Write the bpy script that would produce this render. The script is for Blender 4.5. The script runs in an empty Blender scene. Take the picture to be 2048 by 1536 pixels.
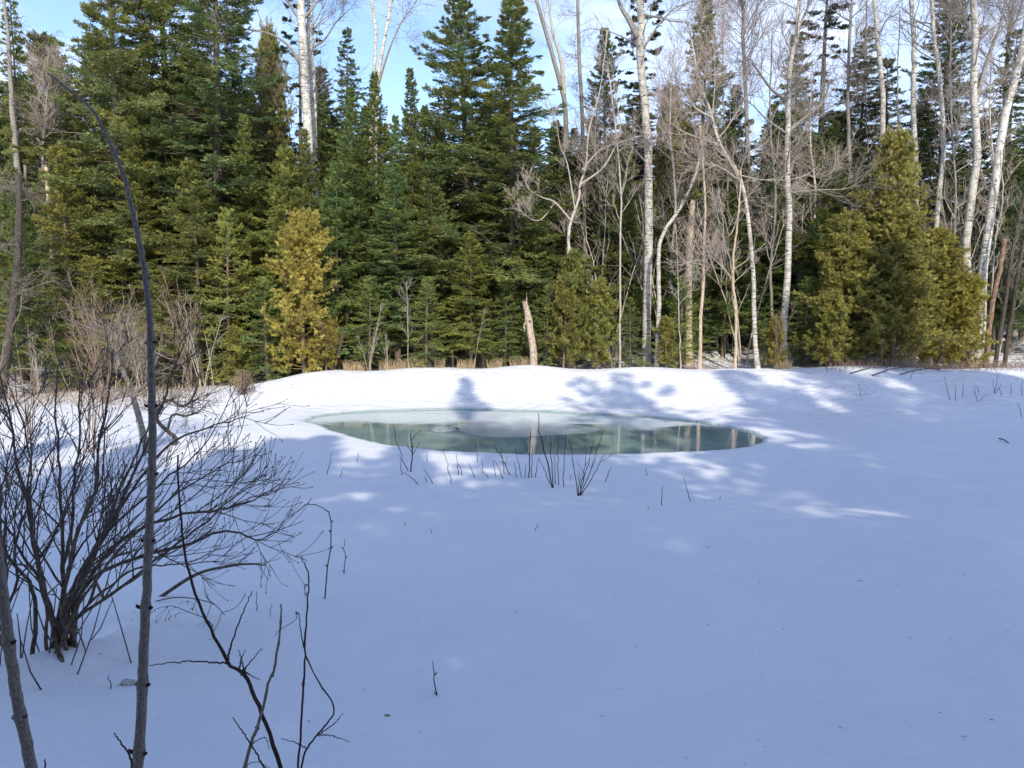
import bpy, math, random
import numpy as np
from mathutils import Vector, noise as mnoise

random.seed(7)
rng = np.random.default_rng(11)
S = bpy.context.scene
COL = S.collection

# ------------------------------------------------------------------ camera, world, sun, exposure
F = 1500.0                                    # focal length in pixels of the 2048 px wide photograph
CAM = np.array([0.0, 0.0, 2.5])
PITCH = math.atan(148.0 / F)
cd = bpy.data.cameras.new("camera")
cam = bpy.data.objects.new("camera", cd); COL.objects.link(cam)
cam.location = CAM; cam.rotation_euler = (math.pi / 2 - PITCH, 0, 0)
cd.sensor_width = 36; cd.lens = 36 * F / 2048; cd.clip_end = 3000; cd.clip_start = 0.05
S.camera = cam

SUN_EL, SUN_AZ = math.radians(34), math.radians(9)     # azimuth: degrees to the right of straight behind the viewer
sun_dir = np.array([math.sin(SUN_AZ) * math.cos(SUN_EL), -math.cos(SUN_AZ) * math.cos(SUN_EL), math.sin(SUN_EL)])
w = bpy.data.worlds.new("World"); S.world = w; w.use_nodes = True
nt = w.node_tree; nt.nodes.clear()
sky = nt.nodes.new('ShaderNodeTexSky'); sky.sky_type = 'NISHITA'; sky.sun_disc = False
sky.sun_elevation = SUN_EL
sky.sun_rotation = math.atan2(sun_dir[0], sun_dir[1])
sky.ozone_density = 3.0; sky.air_density = 1.0; sky.dust_density = 0.4
geo = nt.nodes.new('ShaderNodeTexCoord')
mp = nt.nodes.new('ShaderNodeMapping'); mp.inputs['Scale'].default_value = (1.6, 1.6, 4.5); mp.inputs['Location'].default_value = (0.35, 0.1, 0.4)
nz = nt.nodes.new('ShaderNodeTexNoise'); nz.inputs['Scale'].default_value = 1.7; nz.inputs['Detail'].default_value = 7; nz.inputs['Roughness'].default_value = 0.6
rp = nt.nodes.new('ShaderNodeValToRGB'); rp.color_ramp.elements[0].position = 0.42; rp.color_ramp.elements[1].position = 0.68
rp.color_ramp.elements[1].color = (0.85, 0.85, 0.85, 1)
mx = nt.nodes.new('ShaderNodeMix'); mx.data_type = 'RGBA'
mx.inputs['B'].default_value = (5.4, 5.9, 6.9, 1)
bg = nt.nodes.new('ShaderNodeBackground'); bg.inputs['Strength'].default_value = 0.15
wo = nt.nodes.new('ShaderNodeOutputWorld')
L = nt.links.new
L(geo.outputs['Generated'], mp.inputs['Vector']); L(mp.outputs[0], nz.inputs['Vector']); L(nz.outputs['Fac'], rp.inputs['Fac'])
sx = nt.nodes.new('ShaderNodeSeparateXYZ'); L(geo.outputs['Generated'], sx.inputs[0])
mr = nt.nodes.new('ShaderNodeMapRange'); mr.inputs['From Min'].default_value = .62; mr.inputs['From Max'].default_value = .12; mr.inputs['To Min'].default_value = .12; mr.inputs['To Max'].default_value = 1.0
L(sx.outputs['Z'], mr.inputs['Value'])
mm = nt.nodes.new('ShaderNodeMath'); mm.operation = 'MULTIPLY'; L(rp.outputs['Color'], mm.inputs[0]); L(mr.outputs[0], mm.inputs[1]); L(mm.outputs[0], mx.inputs['Factor']); L(sky.outputs[0], mx.inputs['A']); tn = nt.nodes.new('ShaderNodeMix'); tn.data_type = 'RGBA'; tn.blend_type = 'MULTIPLY'; tn.inputs['Factor'].default_value = 1
tn.inputs['B'].default_value = (1.0, .955, .985, 1); L(mx.outputs['Result'], tn.inputs['A']); L(tn.outputs['Result'], bg.inputs['Color']); L(bg.outputs[0], wo.inputs[0])

sd = bpy.data.lights.new("sun", 'SUN'); sd.energy = 2.2; sd.angle = math.radians(0.53); sd.color = (1.0, 0.95, 0.80)
so = bpy.data.objects.new("sun", sd); COL.objects.link(so)
so.rotation_euler = Vector(sun_dir).to_track_quat('Z', 'Y').to_euler(); so.location = (0, 0, 40)
S.view_settings.view_transform = 'Standard'; S.view_settings.look = 'None'; S.view_settings.gamma = 1
S.view_settings.exposure = 0.92
S.render.engine = 'CYCLES'
S.render.resolution_x = 1024; S.render.resolution_y = 768
S.cycles.max_bounces = 6; S.cycles.diffuse_bounces = 3; S.cycles.glossy_bounces = 3; S.cycles.transmission_bounces = 3

# ------------------------------------------------------------------ small maths
def smooth(a, b, x):
    t = np.clip((x - a) / (b - a), 0, 1)
    return t * t * (3 - 2 * t)

cp, sp_ = math.cos(PITCH), math.sin(PITCH)
def ray(px, py):
    u = (px - 1024) / F; v = (768 - py) / F
    return np.array([u, cp + v * sp_, -sp_ + v * cp])

def at(px, py, D):
    """point on the sight line whose distance along the view (y) is D metres"""
    r = ray(px, py)
    return CAM + r * (D / r[1])

def to_px(p):
    d = np.asarray(p) - CAM
    z = d[1] * cp - d[2] * sp_
    return 1024 + F * d[0] / z, 768 - F * (d[1] * sp_ + d[2] * cp) / z

def on_plane(px, py, z=0.0):
    r = ray(px, py)
    return CAM + r * ((z - CAM[2]) / r[2])

def catmull(P, n):
    P = np.asarray(P, float)
    if len(P) == 2:
        return P[0] + (P[1] - P[0]) * np.linspace(0, 1, n)[:, None]
    Q = np.vstack([2 * P[0] - P[1], P, 2 * P[-1] - P[-2]])
    m = len(P) - 1
    t = np.linspace(0, m, n); i = np.minimum(t.astype(int), m - 1); f = (t - i)[:, None]
    a, b, c, d = Q[i], Q[i + 1], Q[i + 2], Q[i + 3]
    return 0.5 * (2 * b + (c - a) * f + (2 * a - 5 * b + 4 * c - d) * f**2 + (3 * b - 3 * c + d - a) * f**3)

def norm(v):
    return v / np.maximum(np.linalg.norm(v, axis=-1, keepdims=True), 1e-9)

# ------------------------------------------------------------------ pond outline (on the water plane z = 0)
OUT_PX = [(613,843),(640,833),(700,826),(780,822),(880,819.5),(1000,821),(1100,824),(1200,829),(1300,835),(1380,843),(1440,852),
          (1490,863),(1517,873),(1525,881),(1508,891),(1460,900),(1380,905),(1300,909),(1200,911),(1100,911),(1000,909),(920,906),
          (850,900),(780,891),(720,879),(670,864),(635,851)]
OUT = np.array([on_plane(x, y)[:2] for x, y in OUT_PX])
_t = np.vstack([OUT, OUT[:1]])
OUT = catmull(_t, 220)[:-1]
_k = np.arange(len(OUT)); OUT = OUT + (0.035 * np.sin(_k * .31) * np.sin(_k * .12 + 1))[:, None] * np.array([.6, 1.0]) + 0.018 * np.stack([np.sin(np.arange(len(OUT)) * .7) + np.sin(np.arange(len(OUT)) * 1.9), np.cos(np.arange(len(OUT)) * 1.1)], 1)

def pond_dist(x, y):
    """signed distance to the pond outline, negative inside"""
    x = np.asarray(x, float).ravel(); y = np.asarray(y, float).ravel()
    d = np.full(x.shape, 1e9); ins = np.zeros(x.shape, bool)
    for i in range(len(OUT)):
        ax, ay = OUT[i]; bx, by = OUT[(i + 1) % len(OUT)]
        dx, dy = bx - ax, by - ay
        t = np.clip(((x - ax) * dx + (y - ay) * dy) / (dx * dx + dy * dy + 1e-12), 0, 1)
        d = np.minimum(d, np.hypot(x - ax - t * dx, y - ay - t * dy))
        c = (ay > y) != (by > y)
        if abs(dy) > 1e-9:
            ins ^= c & (x < (bx - ax) * (y - ay) / dy + ax)
    return np.where(ins, -d, d)

def terrain(x, y):
    x = np.asarray(x, float); y = np.asarray(y, float); sh = x.shape
    x = x.ravel(); y = y.ravel()
    near = 0.92 * (1 - smooth(2.5, 11.5, y)) + 0.07
    hc = 0.16 + 0.65 * smooth(-10.2, -3.6, x) + 0.008 * np.sin(x * .8) + 0.02 * np.sin(x * 2.1 + 1)
    st = 18.3 - 4.5 * smooth(6, 12, x) - 2.0 * smooth(-5, -8, x)
    far = (hc - .07) * smooth(st, 21.6 + 0.35 * np.sin(x * .35 + 2), y)
    z = near + far
    z -= 0.13 * smooth(21.8, 23.4, y) * (0.3 + .7 * smooth(-9.6, -6.4, x))
    z += 0.046 * np.maximum(y - 23.5, 0) * smooth(23.5, 27, y) - 0.03 * np.maximum(y - 70, 0)
    z += 0.36 * smooth(23.6, 28, y) * (1 + .25 * np.sin(x * .7 + 1))
    z += 0.045 * np.sin(x * .9 + y * .5) * np.cos(y * .7 - x * .3) + 0.03 * np.sin(x * 1.9 - y * .9 + 1) + .014 * np.sin(x * 3.3 + y * 2.7) * np.sin(y * 1.3)
    z += smooth(23, 28, y) * (0.07 * np.sin(x * 2.3 + y * 1.7) * np.sin(y * 2.1 - x) + 0.06 * np.sin(x * 4.1) * np.sin(y * 3.7 + x))
    # melt pit at the foot of the big shrub
    for (qx, qy, r, dp) in PITS:
        rr = np.hypot(x - qx, y - qy)
        z += dp * (-np.exp(-(rr / r)**2) + 0.45 * np.exp(-((rr - 1.9 * r) / r)**2))
    m = (np.abs(x) < 12) & (y > 8) & (y < 24)
    d = np.full(x.shape, 9.0)
    if m.any(): d[m] = pond_dist(x[m], y[m])
    zz = z.copy()
    k = smooth(0, 2.4, d)
    lip = 0.035 * smooth(0.0, 0.05, d) + 0.03 * smooth(.05, .6, d)
    zz = np.where(d < 2.4, lip + (z - .065) * k, z)
    zz = np.where(d < 0, -0.05 - 0.35 * smooth(0, 0.9, -d), zz)
    return zz.reshape(sh)

PITS = []
def gz(x, y): return float(terrain(np.array([x]), np.array([y]))[0])
def ground(px, py):
    """where the sight line through the pixel meets the snow"""
    r = ray(px, py); t = np.linspace(0.5, 75, 6000); r = r / r[1]
    P = CAM + t[:, None] * r
    h = P[:, 2] - terrain(P[:, 0], P[:, 1])
    i = int(np.argmax(h < 0)) if (h < 0).any() else len(t) - 1
    return P[i]
g1 = ground(112, 1298); g2 = ground(-12, 1335)
PITS = [(g1[0], g1[1], 0.17, 0.13), (g2[0], g2[1], 0.16, 0.12)]
for _px, _py in [(647,1200),(512,1223),(221,1386),(685,1150),(300,1198),(213,1200)]:
    _g = ground(_px, _py); PITS.append((_g[0], _g[1], .045, .014))
g3 = ground(873, 1392); PITS.append((g3[0], g3[1], .05, .015))

# ------------------------------------------------------------------ object helpers
def tag(o, label=None, cat=None, group=None, kind=None):
    if label: o['label'] = label
    if cat: o['category'] = cat
    if group: o['group'] = group
    if kind: o['kind'] = kind
    return o

def empty(name, loc=(0, 0, 0), rz=0.0):
    o = bpy.data.objects.new(name, None); COL.objects.link(o)
    o.location = loc; o.rotation_euler = (0, 0, rz); o.empty_display_size = 0.2
    return o

class Acc:
    """collects triangles / quads with numpy and makes one mesh of them"""
    def __init__(s): s.v = []; s.q = []; s.t = []; s.c = []; s.n = 0
    def add(s, V, Q=None, T=None, c=None):
        V = np.asarray(V, np.float32).reshape(-1, 3)
        if Q is not None and len(Q): s.q.append(np.asarray(Q, np.int64).reshape(-1, 4) + s.n)
        if T is not None and len(T): s.t.append(np.asarray(T, np.int64).reshape(-1, 3) + s.n)
        if c is None: c = np.ones((len(V), 3))
        s.c.append(np.broadcast_to(np.asarray(c, np.float32), (len(V), 3)))
        s.v.append(V); s.n += len(V)
    def mesh(s, name, mat, smooth_=True, origin=(0, 0, 0), flip=False):
        V = np.concatenate(s.v) - np.asarray(origin, np.float32); C = np.concatenate(s.c)
        q = np.concatenate(s.q) if s.q else np.zeros((0, 4), np.int64)
        t = np.concatenate(s.t) if s.t else np.zeros((0, 3), np.int64)
        me = bpy.data.meshes.new(name)
        me.vertices.add(len(V)); me.vertices.foreach_set('co', V.astype(np.float32).ravel())
        li = np.concatenate([q.ravel(), t.ravel()]).astype(np.int32)
        me.loops.add(len(li)); me.loops.foreach_set('vertex_index', li)
        ls = np.concatenate([np.arange(len(q)) * 4, len(q) * 4 + np.arange(len(t)) * 3]).astype(np.int32)
        me.polygons.add(len(ls)); me.polygons.foreach_set('loop_start', ls)
        me.polygons.foreach_set('use_smooth', np.full(len(ls), smooth_))
        me.update(calc_edges=True)
        a = me.color_attributes.new('tint', 'FLOAT_COLOR', 'POINT')
        a.data.foreach_set('color', np.hstack([C, np.ones((len(C), 1), np.float32)]).astype(np.float32).ravel())
        me.materials.append(mat)
        return me
    def build(s, name, mat, parent=None, smooth_=True, origin=None):
        if origin is None: origin = parent.location if parent is not None else (0, 0, 0)
        me = s.mesh(name, mat, smooth_, origin)
        o = bpy.data.objects.new(name, me); COL.objects.link(o)
        if parent is not None: o.parent = parent
        else: o.location = origin
        return o

def tubes(acc, P, R, k=5, c=None, cap=True):
    """P (m,n,3) paths, R (m,n) radii -> m tubes of k sides"""
    P = np.asarray(P, float); R = np.asarray(R, float)
    if P.ndim == 2: P = P[None]; R = R[None]
    m, n, _ = P.shape
    T = norm(np.gradient(P, axis=1))
    ref = np.where(np.abs(T[:, :1, 2:3]) > .8, np.array([1., .13, 0]), np.array([0, 0, 1.]))
    A = norm(np.cross(T, ref)); B = np.cross(T, A)
    an = np.arange(k) * 2 * math.pi / k
    V = P[:, :, None, :] + R[:, :, None, None] * (A[:, :, None, :] * np.cos(an)[None, None, :, None] + B[:, :, None, :] * np.sin(an)[None, None, :, None])
    idx = np.arange(m * n * k).reshape(m, n, k); nx = np.roll(idx, -1, axis=2)
    Q = np.stack([idx[:, :-1], nx[:, :-1], nx[:, 1:], idx[:, 1:]], -1)
    cc = None
    if c is not None:
        c = np.asarray(c, float)
        cc = np.broadcast_to(c, (m * n * k, 3)) if c.ndim == 1 else np.repeat(c, n * k, axis=0)
    V = V.reshape(-1, 3); T3 = None
    if cap and k > 3:
        ce = P[:, -1] ; V = np.vstack([V, ce]); ci = m * n * k + np.arange(m)
        T3 = np.stack([idx[:, -1], nx[:, -1], np.broadcast_to(ci[:, None], (m, k))], -1).reshape(-1, 3)
        if cc is not None: cc = np.vstack([cc, cc[:m] if c.ndim == 1 else c])
    acc.add(V, Q=Q.reshape(-1, 4), T=T3, c=cc)

def sprout(P, R, cnt, s0, s1, length, ang, up, wob, npts, rf=.55, rk=.012, rmin=.0025, rg=rng, flat=0.0, tipfac=.35):
    """children for each path: returns (m*cnt, npts, 3) paths and radii"""
    m, n, _ = P.shape
    i = np.repeat(np.arange(m), cnt)
    s = rg.uniform(s0, s1, m * cnt)
    f = s * (n - 1); k = np.minimum(f.astype(int), n - 2); fr = (f - k)[:, None]
    p = P[i, k] * (1 - fr) + P[i, k + 1] * fr
    r0 = R[i, k] * (1 - fr[:, 0]) + R[i, k + 1] * fr[:, 0]
    t = norm(P[i, k + 1] - P[i, k])
    q = rg.normal(size=(len(i), 3)); q[:, 2] *= (1 - flat)
    q = norm(q - t * np.sum(q * t, 1, keepdims=True))
    a = np.radians(rg.normal(ang, ang * .22, len(i)))[:, None]
    d = norm(np.cos(a) * t + np.sin(a) * q)
    ln = (length(s) if callable(length) else length) * rg.uniform(.55, 1.25, len(i))
    out = [p]; st = (ln / (npts - 1))[:, None]
    for _ in range(npts - 1):
        d = norm(d + np.array([0, 0, up]) / npts + rg.normal(scale=wob, size=d.shape))
        p = p + d * st; out.append(p)
    CP = np.stack(out, 1)
    rb = np.maximum(np.minimum(r0 * rf, ln * rk), rmin)
    CR = rb[:, None] * np.linspace(1, tipfac, npts)[None, :]
    CR = np.maximum(CR, rmin * .8)
    return CP, CR

# ------------------------------------------------------------------ materials
def mat_new(name):
    m = bpy.data.materials.new(name); m.use_nodes = True
    n = m.node_tree.nodes; return m, m.node_tree, n['Principled BSDF'], m.node_tree.links.new

def node(nt, t, **kw):
    n = nt.nodes.new(t)
    for k, v in kw.items():
        if k in n.inputs: n.inputs[k].default_value = v
        else: setattr(n, k, v)
    return n

def ramp(nt, fac, stops):
    r = nt.nodes.new('ShaderNodeValToRGB'); e = r.color_ramp.elements
    while len(e) < len(stops): e.new(0.5)
    for i, (p, c) in enumerate(stops): e[i].position = p; e[i].color = (*c, 1) if len(c) == 3 else c
    nt.links.new(fac, r.inputs['Fac']); return r.outputs['Color']

def bump(nt, b, h, strength=.5, dist=.02):
    bn = nt.nodes.new('ShaderNodeBump'); bn.inputs['Strength'].default_value = strength; bn.inputs['Distance'].default_value = dist
    nt.links.new(h, bn.inputs['Height']); nt.links.new(bn.outputs[0], b.inputs['Normal'])

def mixc(nt, a, b, fac=1.0, mode='MULTIPLY'):
    m = nt.nodes.new('ShaderNodeMix'); m.data_type = 'RGBA'; m.blend_type = mode
    if isinstance(fac, float): m.inputs['Factor'].default_value = fac
    else: nt.links.new(fac, m.inputs['Factor'])
    for s, v in (('A', a), ('B', b)):
        if isinstance(v, tuple): m.inputs[s].default_value = (*v, 1)
        else: nt.links.new(v, m.inputs[s])
    return m.outputs['Result']

def foliage_mat(name, base, alt, rough=.6, trans=.22):
    m, t, b, l = mat_new(name)
    at_ = node(t, 'ShaderNodeAttribute', attribute_name='tint')
    oi = node(t, 'ShaderNodeObjectInfo')
    col = mixc(t, base, alt, oi.outputs['Random'], 'MIX')
    col = mixc(t, col, at_.outputs['Color'])
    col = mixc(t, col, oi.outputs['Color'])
    l(col, b.inputs['Base Color']); b.inputs['Roughness'].default_value = rough; b.inputs['Specular IOR Level'].default_value = .25
    tr = node(t, 'ShaderNodeBsdfTranslucent'); l(col, tr.inputs['Color'])
    ms = node(t, 'ShaderNodeMixShader'); ms.inputs[0].default_value = trans
    l(b.outputs[0], ms.inputs[1]); l(tr.outputs[0], ms.inputs[2]); l(ms.outputs[0], t.nodes['Material Output'].inputs[0])
    return m

def bark_mat(name, c1, c2, sc=(6, 6, 2), rough=.85, bstr=.5, spec=.15, nsc=6.0, stops=(.35, .65)):
    m, t, b, l = mat_new(name)
    tc = node(t, 'ShaderNodeTexCoord'); mpn = node(t, 'ShaderNodeMapping', Scale=sc); l(tc.outputs['Object'], mpn.inputs[0])
    n1 = node(t, 'ShaderNodeTexNoise', Scale=nsc, Detail=5.0, Roughness=.65); l(mpn.outputs[0], n1.inputs[0])
    c = ramp(t, n1.outputs['Fac'], [(stops[0], c1), (stops[1], c2)])
    at_ = node(t, 'ShaderNodeAttribute', attribute_name='tint'); c = mixc(t, c, at_.outputs['Color'])
    l(c, b.inputs['Base Color']); b.inputs['Roughness'].default_value = rough; b.inputs['Specular IOR Level'].default_value = spec
    bump(t, b, n1.outputs['Fac'], bstr, .01)
    return m

def birch_mat(name, white, grey, dark, dens=.60):
    m, t, b, l = mat_new(name)
    tc = node(t, 'ShaderNodeTexCoord')
    m1 = node(t, 'ShaderNodeMapping', Scale=(3.0, 3.0, 22.0)); l(tc.outputs['Object'], m1.inputs[0])
    n1 = node(t, 'ShaderNodeTexNoise', Scale=1.6, Detail=3.0, Roughness=.7); l(m1.outputs[0], n1.inputs[0])
    m2 = node(t, 'ShaderNodeMapping', Scale=(5.0, 5.0, 3.4)); l(tc.outputs['Object'], m2.inputs[0])
    n2 = node(t, 'ShaderNodeTexNoise', Scale=1.3, Detail=4.0, Roughness=.65); l(m2.outputs[0], n2.inputs[0])
    base = ramp(t, n2.outputs['Fac'], [(.36, grey), (.52, white)])
    f = ramp(t, n1.outputs['Fac'], [(dens, (0, 0, 0)), (dens + .05, (1, 1, 1))])
    f2 = ramp(t, n2.outputs['Fac'], [(.64, (0, 0, 0)), (.68, (.9, .9, .9))])
    c = mixc(t, base, dark, f, 'MIX'); c = mixc(t, c, dark, f2, 'MIX')
    at_ = node(t, 'ShaderNodeAttribute', attribute_name='tint'); c = mixc(t, c, at_.outputs['Color'])
    l(c, b.inputs['Base Color']); b.inputs['Roughness'].default_value = .7; b.inputs['Specular IOR Level'].default_value = .2
    bump(t, b, n1.outputs['Fac'], .3, .006)
    return m

M = {}
M['fir'] = foliage_mat('fir_needles', (.275, .285, .10), (.23, .25, .10))
M['spruce'] = foliage_mat('spruce_needles', (.185, .20, .09), (.22, .225, .09))
M['cedar'] = foliage_mat('cedar_sprays', (.34, .295, .072), (.29, .265, .072))
M['gold'] = foliage_mat('yellow_cedar_sprays', (.43, .355, .085), (.43, .355, .085))
M['pine'] = foliage_mat('pine_needles', (.085, .085, .035), (.075, .085, .035))
M['bark'] = bark_mat('conifer_bark', (.10, .075, .055), (.26, .21, .17), (5, 5, 3))
M['deadwood'] = bark_mat('dead_branch_bark', (.16, .125, .10), (.34, .29, .25), (4, 4, 4))
M['grey'] = bark_mat('grey_bark', (.16, .14, .12), (.42, .37, .31), (5, 5, 8), nsc=4)
M['dark'] = bark_mat('dark_bark', (.045, .036, .030), (.13, .105, .085), (5, 5, 3))
M['twig'] = bark_mat('pale_twig_bark', (.40, .33, .265), (.60, .52, .44), (3, 3, 3))
M['redtwig'] = bark_mat('red_twig_bark', (.20, .135, .10), (.38, .275, .20), (3, 3, 3))
M['birch'] = birch_mat('white_birch_bark', (.74, .69, .60), (.46, .40, .33), (.05, .04, .035), .57)
M['aspen'] = birch_mat('grey_birch_bark', (.62, .56, .47), (.34, .29, .24), (.06, .05, .04), .56)
M['snag'] = bark_mat('peeled_dead_wood', (.30, .19, .11), (.66, .52, .38), (9, 9, 2.5), nsc=3, stops=(.3, .6))
M['stumpwood'] = bark_mat('weathered_stump_wood', (.19, .14, .10), (.60, .47, .35), (10, 10, 3.2), nsc=3.4, stops=(.36, .58), bstr=1.0)
M['redsnag'] = bark_mat('orange_rotten_wood', (.12, .07, .05), (.38, .25, .17), (9, 9, 3), nsc=3)
M['shrub'] = bark_mat('shrub_bark', (.06, .045, .038), (.22, .17, .135), (9, 9, 4), nsc=8)
M['sapling'] = bark_mat('sapling_bark', (.13, .105, .09), (.38, .32, .275), (22, 22, 14), nsc=9, bstr=.7, stops=(.3, .72))
M['shoot'] = bark_mat('dark_shoot_bark', (.03, .018, .018), (.085, .05, .045), (20, 20, 10))
M['straw'] = bark_mat('dry_grass', (.38, .27, .15), (.66, .50, .31), (3, 3, 3))
M['lichen'] = bark_mat('lichen_scrap', (.20, .24, .17), (.5, .52, .42), (20, 20, 20))
M['birchscrap'] = bark_mat('birch_bark_scrap', (.50, .45, .42), (.75, .71, .68), (20, 20, 20))

def snow_mat():
    m, t, b, l = mat_new('snow')
    tc = node(t, 'ShaderNodeTexCoord')
    n1 = node(t, 'ShaderNodeTexNoise', Scale=2.2, Detail=8.0, Roughness=.55); l(tc.outputs['Object'], n1.inputs[0])
    mp1 = node(t, 'ShaderNodeMapping', Scale=(3.4, 5.0, 3.0)); l(tc.outputs['Object'], mp1.inputs[0])
    n2 = node(t, 'ShaderNodeTexNoise', Scale=1.0, Detail=4.0, Roughness=.6); l(mp1.outputs[0], n2.inputs[0])
    n3 = node(t, 'ShaderNodeTexNoise', Scale=55.0, Detail=3.0, Roughness=.7); l(tc.outputs['Object'], n3.inputs[0])
    ad = node(t, 'ShaderNodeMath', operation='MULTIPLY_ADD'); l(n3.outputs['Fac'], ad.inputs[0]); ad.inputs[1].default_value = .09; l(n2.outputs['Fac'], ad.inputs[2])
    ad2 = node(t, 'ShaderNodeMath', operation='MULTIPLY_ADD'); l(n1.outputs['Fac'], ad2.inputs[0]); ad2.inputs[1].default_value = .7; l(ad.outputs[0], ad2.inputs[2])
    bump(t, b, ad2.outputs[0], .8, .09)
    bnode = [q for q in t.nodes if q.type == 'BUMP'][0]
    at0 = node(t, 'ShaderNodeAttribute', attribute_name='tint'); sp0 = node(t, 'ShaderNodeSeparateColor'); l(at0.outputs['Color'], sp0.inputs[0])
    ma0 = node(t, 'ShaderNodeMath', operation='MULTIPLY_ADD'); l(sp0.outputs[2], ma0.inputs[0]); ma0.inputs[1].default_value = .74; ma0.inputs[2].default_value = .26
    l(ma0.outputs[0], bnode.inputs['Strength'])
    # needle litter and bark scraps that lie on the snow: tiny specks, dense under the trees (mask stored per vertex), rare in the open
    at_ = node(t, 'ShaderNodeAttribute', attribute_name='tint'); sep = node(t, 'ShaderNodeSeparateColor'); l(at_.outputs['Color'], sep.inputs[0])
    n4 = node(t, 'ShaderNodeTexNoise', Scale=11.0, Detail=6.0, Roughness=.75); l(tc.outputs['Object'], n4.inputs[0])
    lt = node(t, 'ShaderNodeMath', operation='MULTIPLY_ADD'); l(sep.outputs[0], lt.inputs[0]); lt.inputs[1].default_value = .26; l(n4.outputs['Fac'], lt.inputs[2])
    fl = ramp(t, lt.outputs[0], [(.66, (0, 0, 0)), (.74, (.85, .85, .85))])
    v = node(t, 'ShaderNodeTexVoronoi', Scale=3.2); l(tc.outputs['Object'], v.inputs[0])
    fv = ramp(t, v.outputs['Distance'], [(.018, (.6, .6, .6)), (.028, (0, 0, 0))])
    n5 = node(t, 'ShaderNodeTexNoise', Scale=.7, Detail=2.0); l(tc.outputs['Object'], n5.inputs[0])
    f5 = ramp(t, n5.outputs['Fac'], [(.45, (0, 0, 0)), (.6, (1, 1, 1))]); fv = mixc(t, fv, f5)
    clean = ramp(t, n1.outputs['Fac'], [(.3, (.86, .845, .87)), (.7, (.91, .89, .905))])
    c = mixc(t, clean, (.13, .095, .07), fl, 'MIX'); c = mixc(t, c, (.10, .08, .06), fv, 'MIX')
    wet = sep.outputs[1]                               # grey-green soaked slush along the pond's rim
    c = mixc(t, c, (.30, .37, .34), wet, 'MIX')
    l(c, b.inputs['Base Color']); b.inputs['Roughness'].default_value = .55; b.inputs['Specular IOR Level'].default_value = .25
    return m
M['snow'] = snow_mat()

# ------------------------------------------------------------------ snow-covered ground (one sheet to the horizon)
def axis(segs):
    a = [];
    for lo, hi, st in segs: a.append(np.arange(lo, hi, st))
    return np.unique(np.round(np.concatenate(a + [np.array([segs[-1][1]])]), 4))
xs = axis([(-900, -120, 60), (-120, -30, 5), (-30, -9, .4), (-9, 9, .07), (9, 30, .4), (30, 120, 5), (120, 900, 60)])
ys = axis([(-300, -60, 30), (-60, -3, 2), (-3, 12, .09), (12, 16.5, .05), (16.5, 19.8, .028), (19.8, 23, .05), (23, 40, .3), (40, 120, 3), (120, 1500, 80)])
X, Y = np.meshgrid(xs, ys); Z = terrain(X, Y)
A = Acc(); ny, nx = X.shape
idx = np.arange(nx * ny).reshape(ny, nx)
dd = np.full(X.size, 9.0); mk = (np.abs(X.ravel()) < 8) & (Y.ravel() > 11) & (Y.ravel() < 21); dd[mk] = pond_dist(X.ravel()[mk], Y.ravel()[mk])
lit = smooth(21.9, 23.2, Y.ravel() + .5 * np.sin(X.ravel() * 1.3)) + .75 * smooth(-7.2, -9.5, X.ravel()) * smooth(14.5, 19, Y.ravel()) * (Y.ravel() < 22.5)
lit = np.clip(lit, 0, 1) * (.75 + .25 * np.sin(X.ravel() * .7 + Y.ravel()))
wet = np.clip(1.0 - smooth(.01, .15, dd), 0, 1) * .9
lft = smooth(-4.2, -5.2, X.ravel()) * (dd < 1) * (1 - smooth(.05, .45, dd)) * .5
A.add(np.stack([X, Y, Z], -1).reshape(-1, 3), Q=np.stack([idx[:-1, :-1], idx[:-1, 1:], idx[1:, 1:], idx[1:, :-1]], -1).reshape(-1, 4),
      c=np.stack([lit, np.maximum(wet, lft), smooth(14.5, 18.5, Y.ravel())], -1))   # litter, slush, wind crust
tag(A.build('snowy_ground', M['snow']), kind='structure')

# ------------------------------------------------------------------ pond: water with a thin milky ice skin
m, t, b, l = mat_new('pond_ice_water')
tc = node(t, 'ShaderNodeTexCoord')
n1 = node(t, 'ShaderNodeTexNoise', Scale=.9, Detail=6.0, Roughness=.6, Distortion=.6); l(tc.outputs['Object'], n1.inputs[0])
c = ramp(t, n1.outputs['Fac'], [(.38, (.20, .29, .27)), (.56, (.26, .35, .33)), (.70, (.36, .45, .43))])
l(c, b.inputs['Base Color'])
r_ = ramp(t, n1.outputs['Fac'], [(.4, (.03, .03, .03)), (.75, (.14, .14, .14))]); l(r_, b.inputs['Roughness'])
b.inputs['IOR'].default_value = 1.42; b.inputs['Specular IOR Level'].default_value = .62
mp2 = node(t, 'ShaderNodeMapping', Scale=(1, 1, 1)); l(tc.outputs['Object'], mp2.inputs[0])
n2 = node(t, 'ShaderNodeTexNoise', Scale=3.0, Detail=2.0); l(mp2.outputs[0], n2.inputs[0]); bump(t, b, n2.outputs['Fac'], .05, .006)
M['water'] = m
inner = OUT
A = Acc(); cen = OUT.mean(0); rings = []
for f in (1.012, .8, .55, .3, .1):
    rings.append(np.column_stack([cen + (OUT - cen) * f, np.zeros(len(OUT))]))
V = np.vstack(rings + [np.array([[cen[0], cen[1], 0]])]); n = len(OUT); Q = []; T = []
for r in range(4):
    for i in range(n): Q.append((r * n + i, r * n + (i + 1) % n, (r + 1) * n + (i + 1) % n, (r + 1) * n + i))
for i in range(n): T.append((4 * n + i, 4 * n + (i + 1) % n, 5 * n))
A.add(V, Q=Q, T=T); tag(A.build('pond_water', M['water']), kind='structure')

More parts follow.
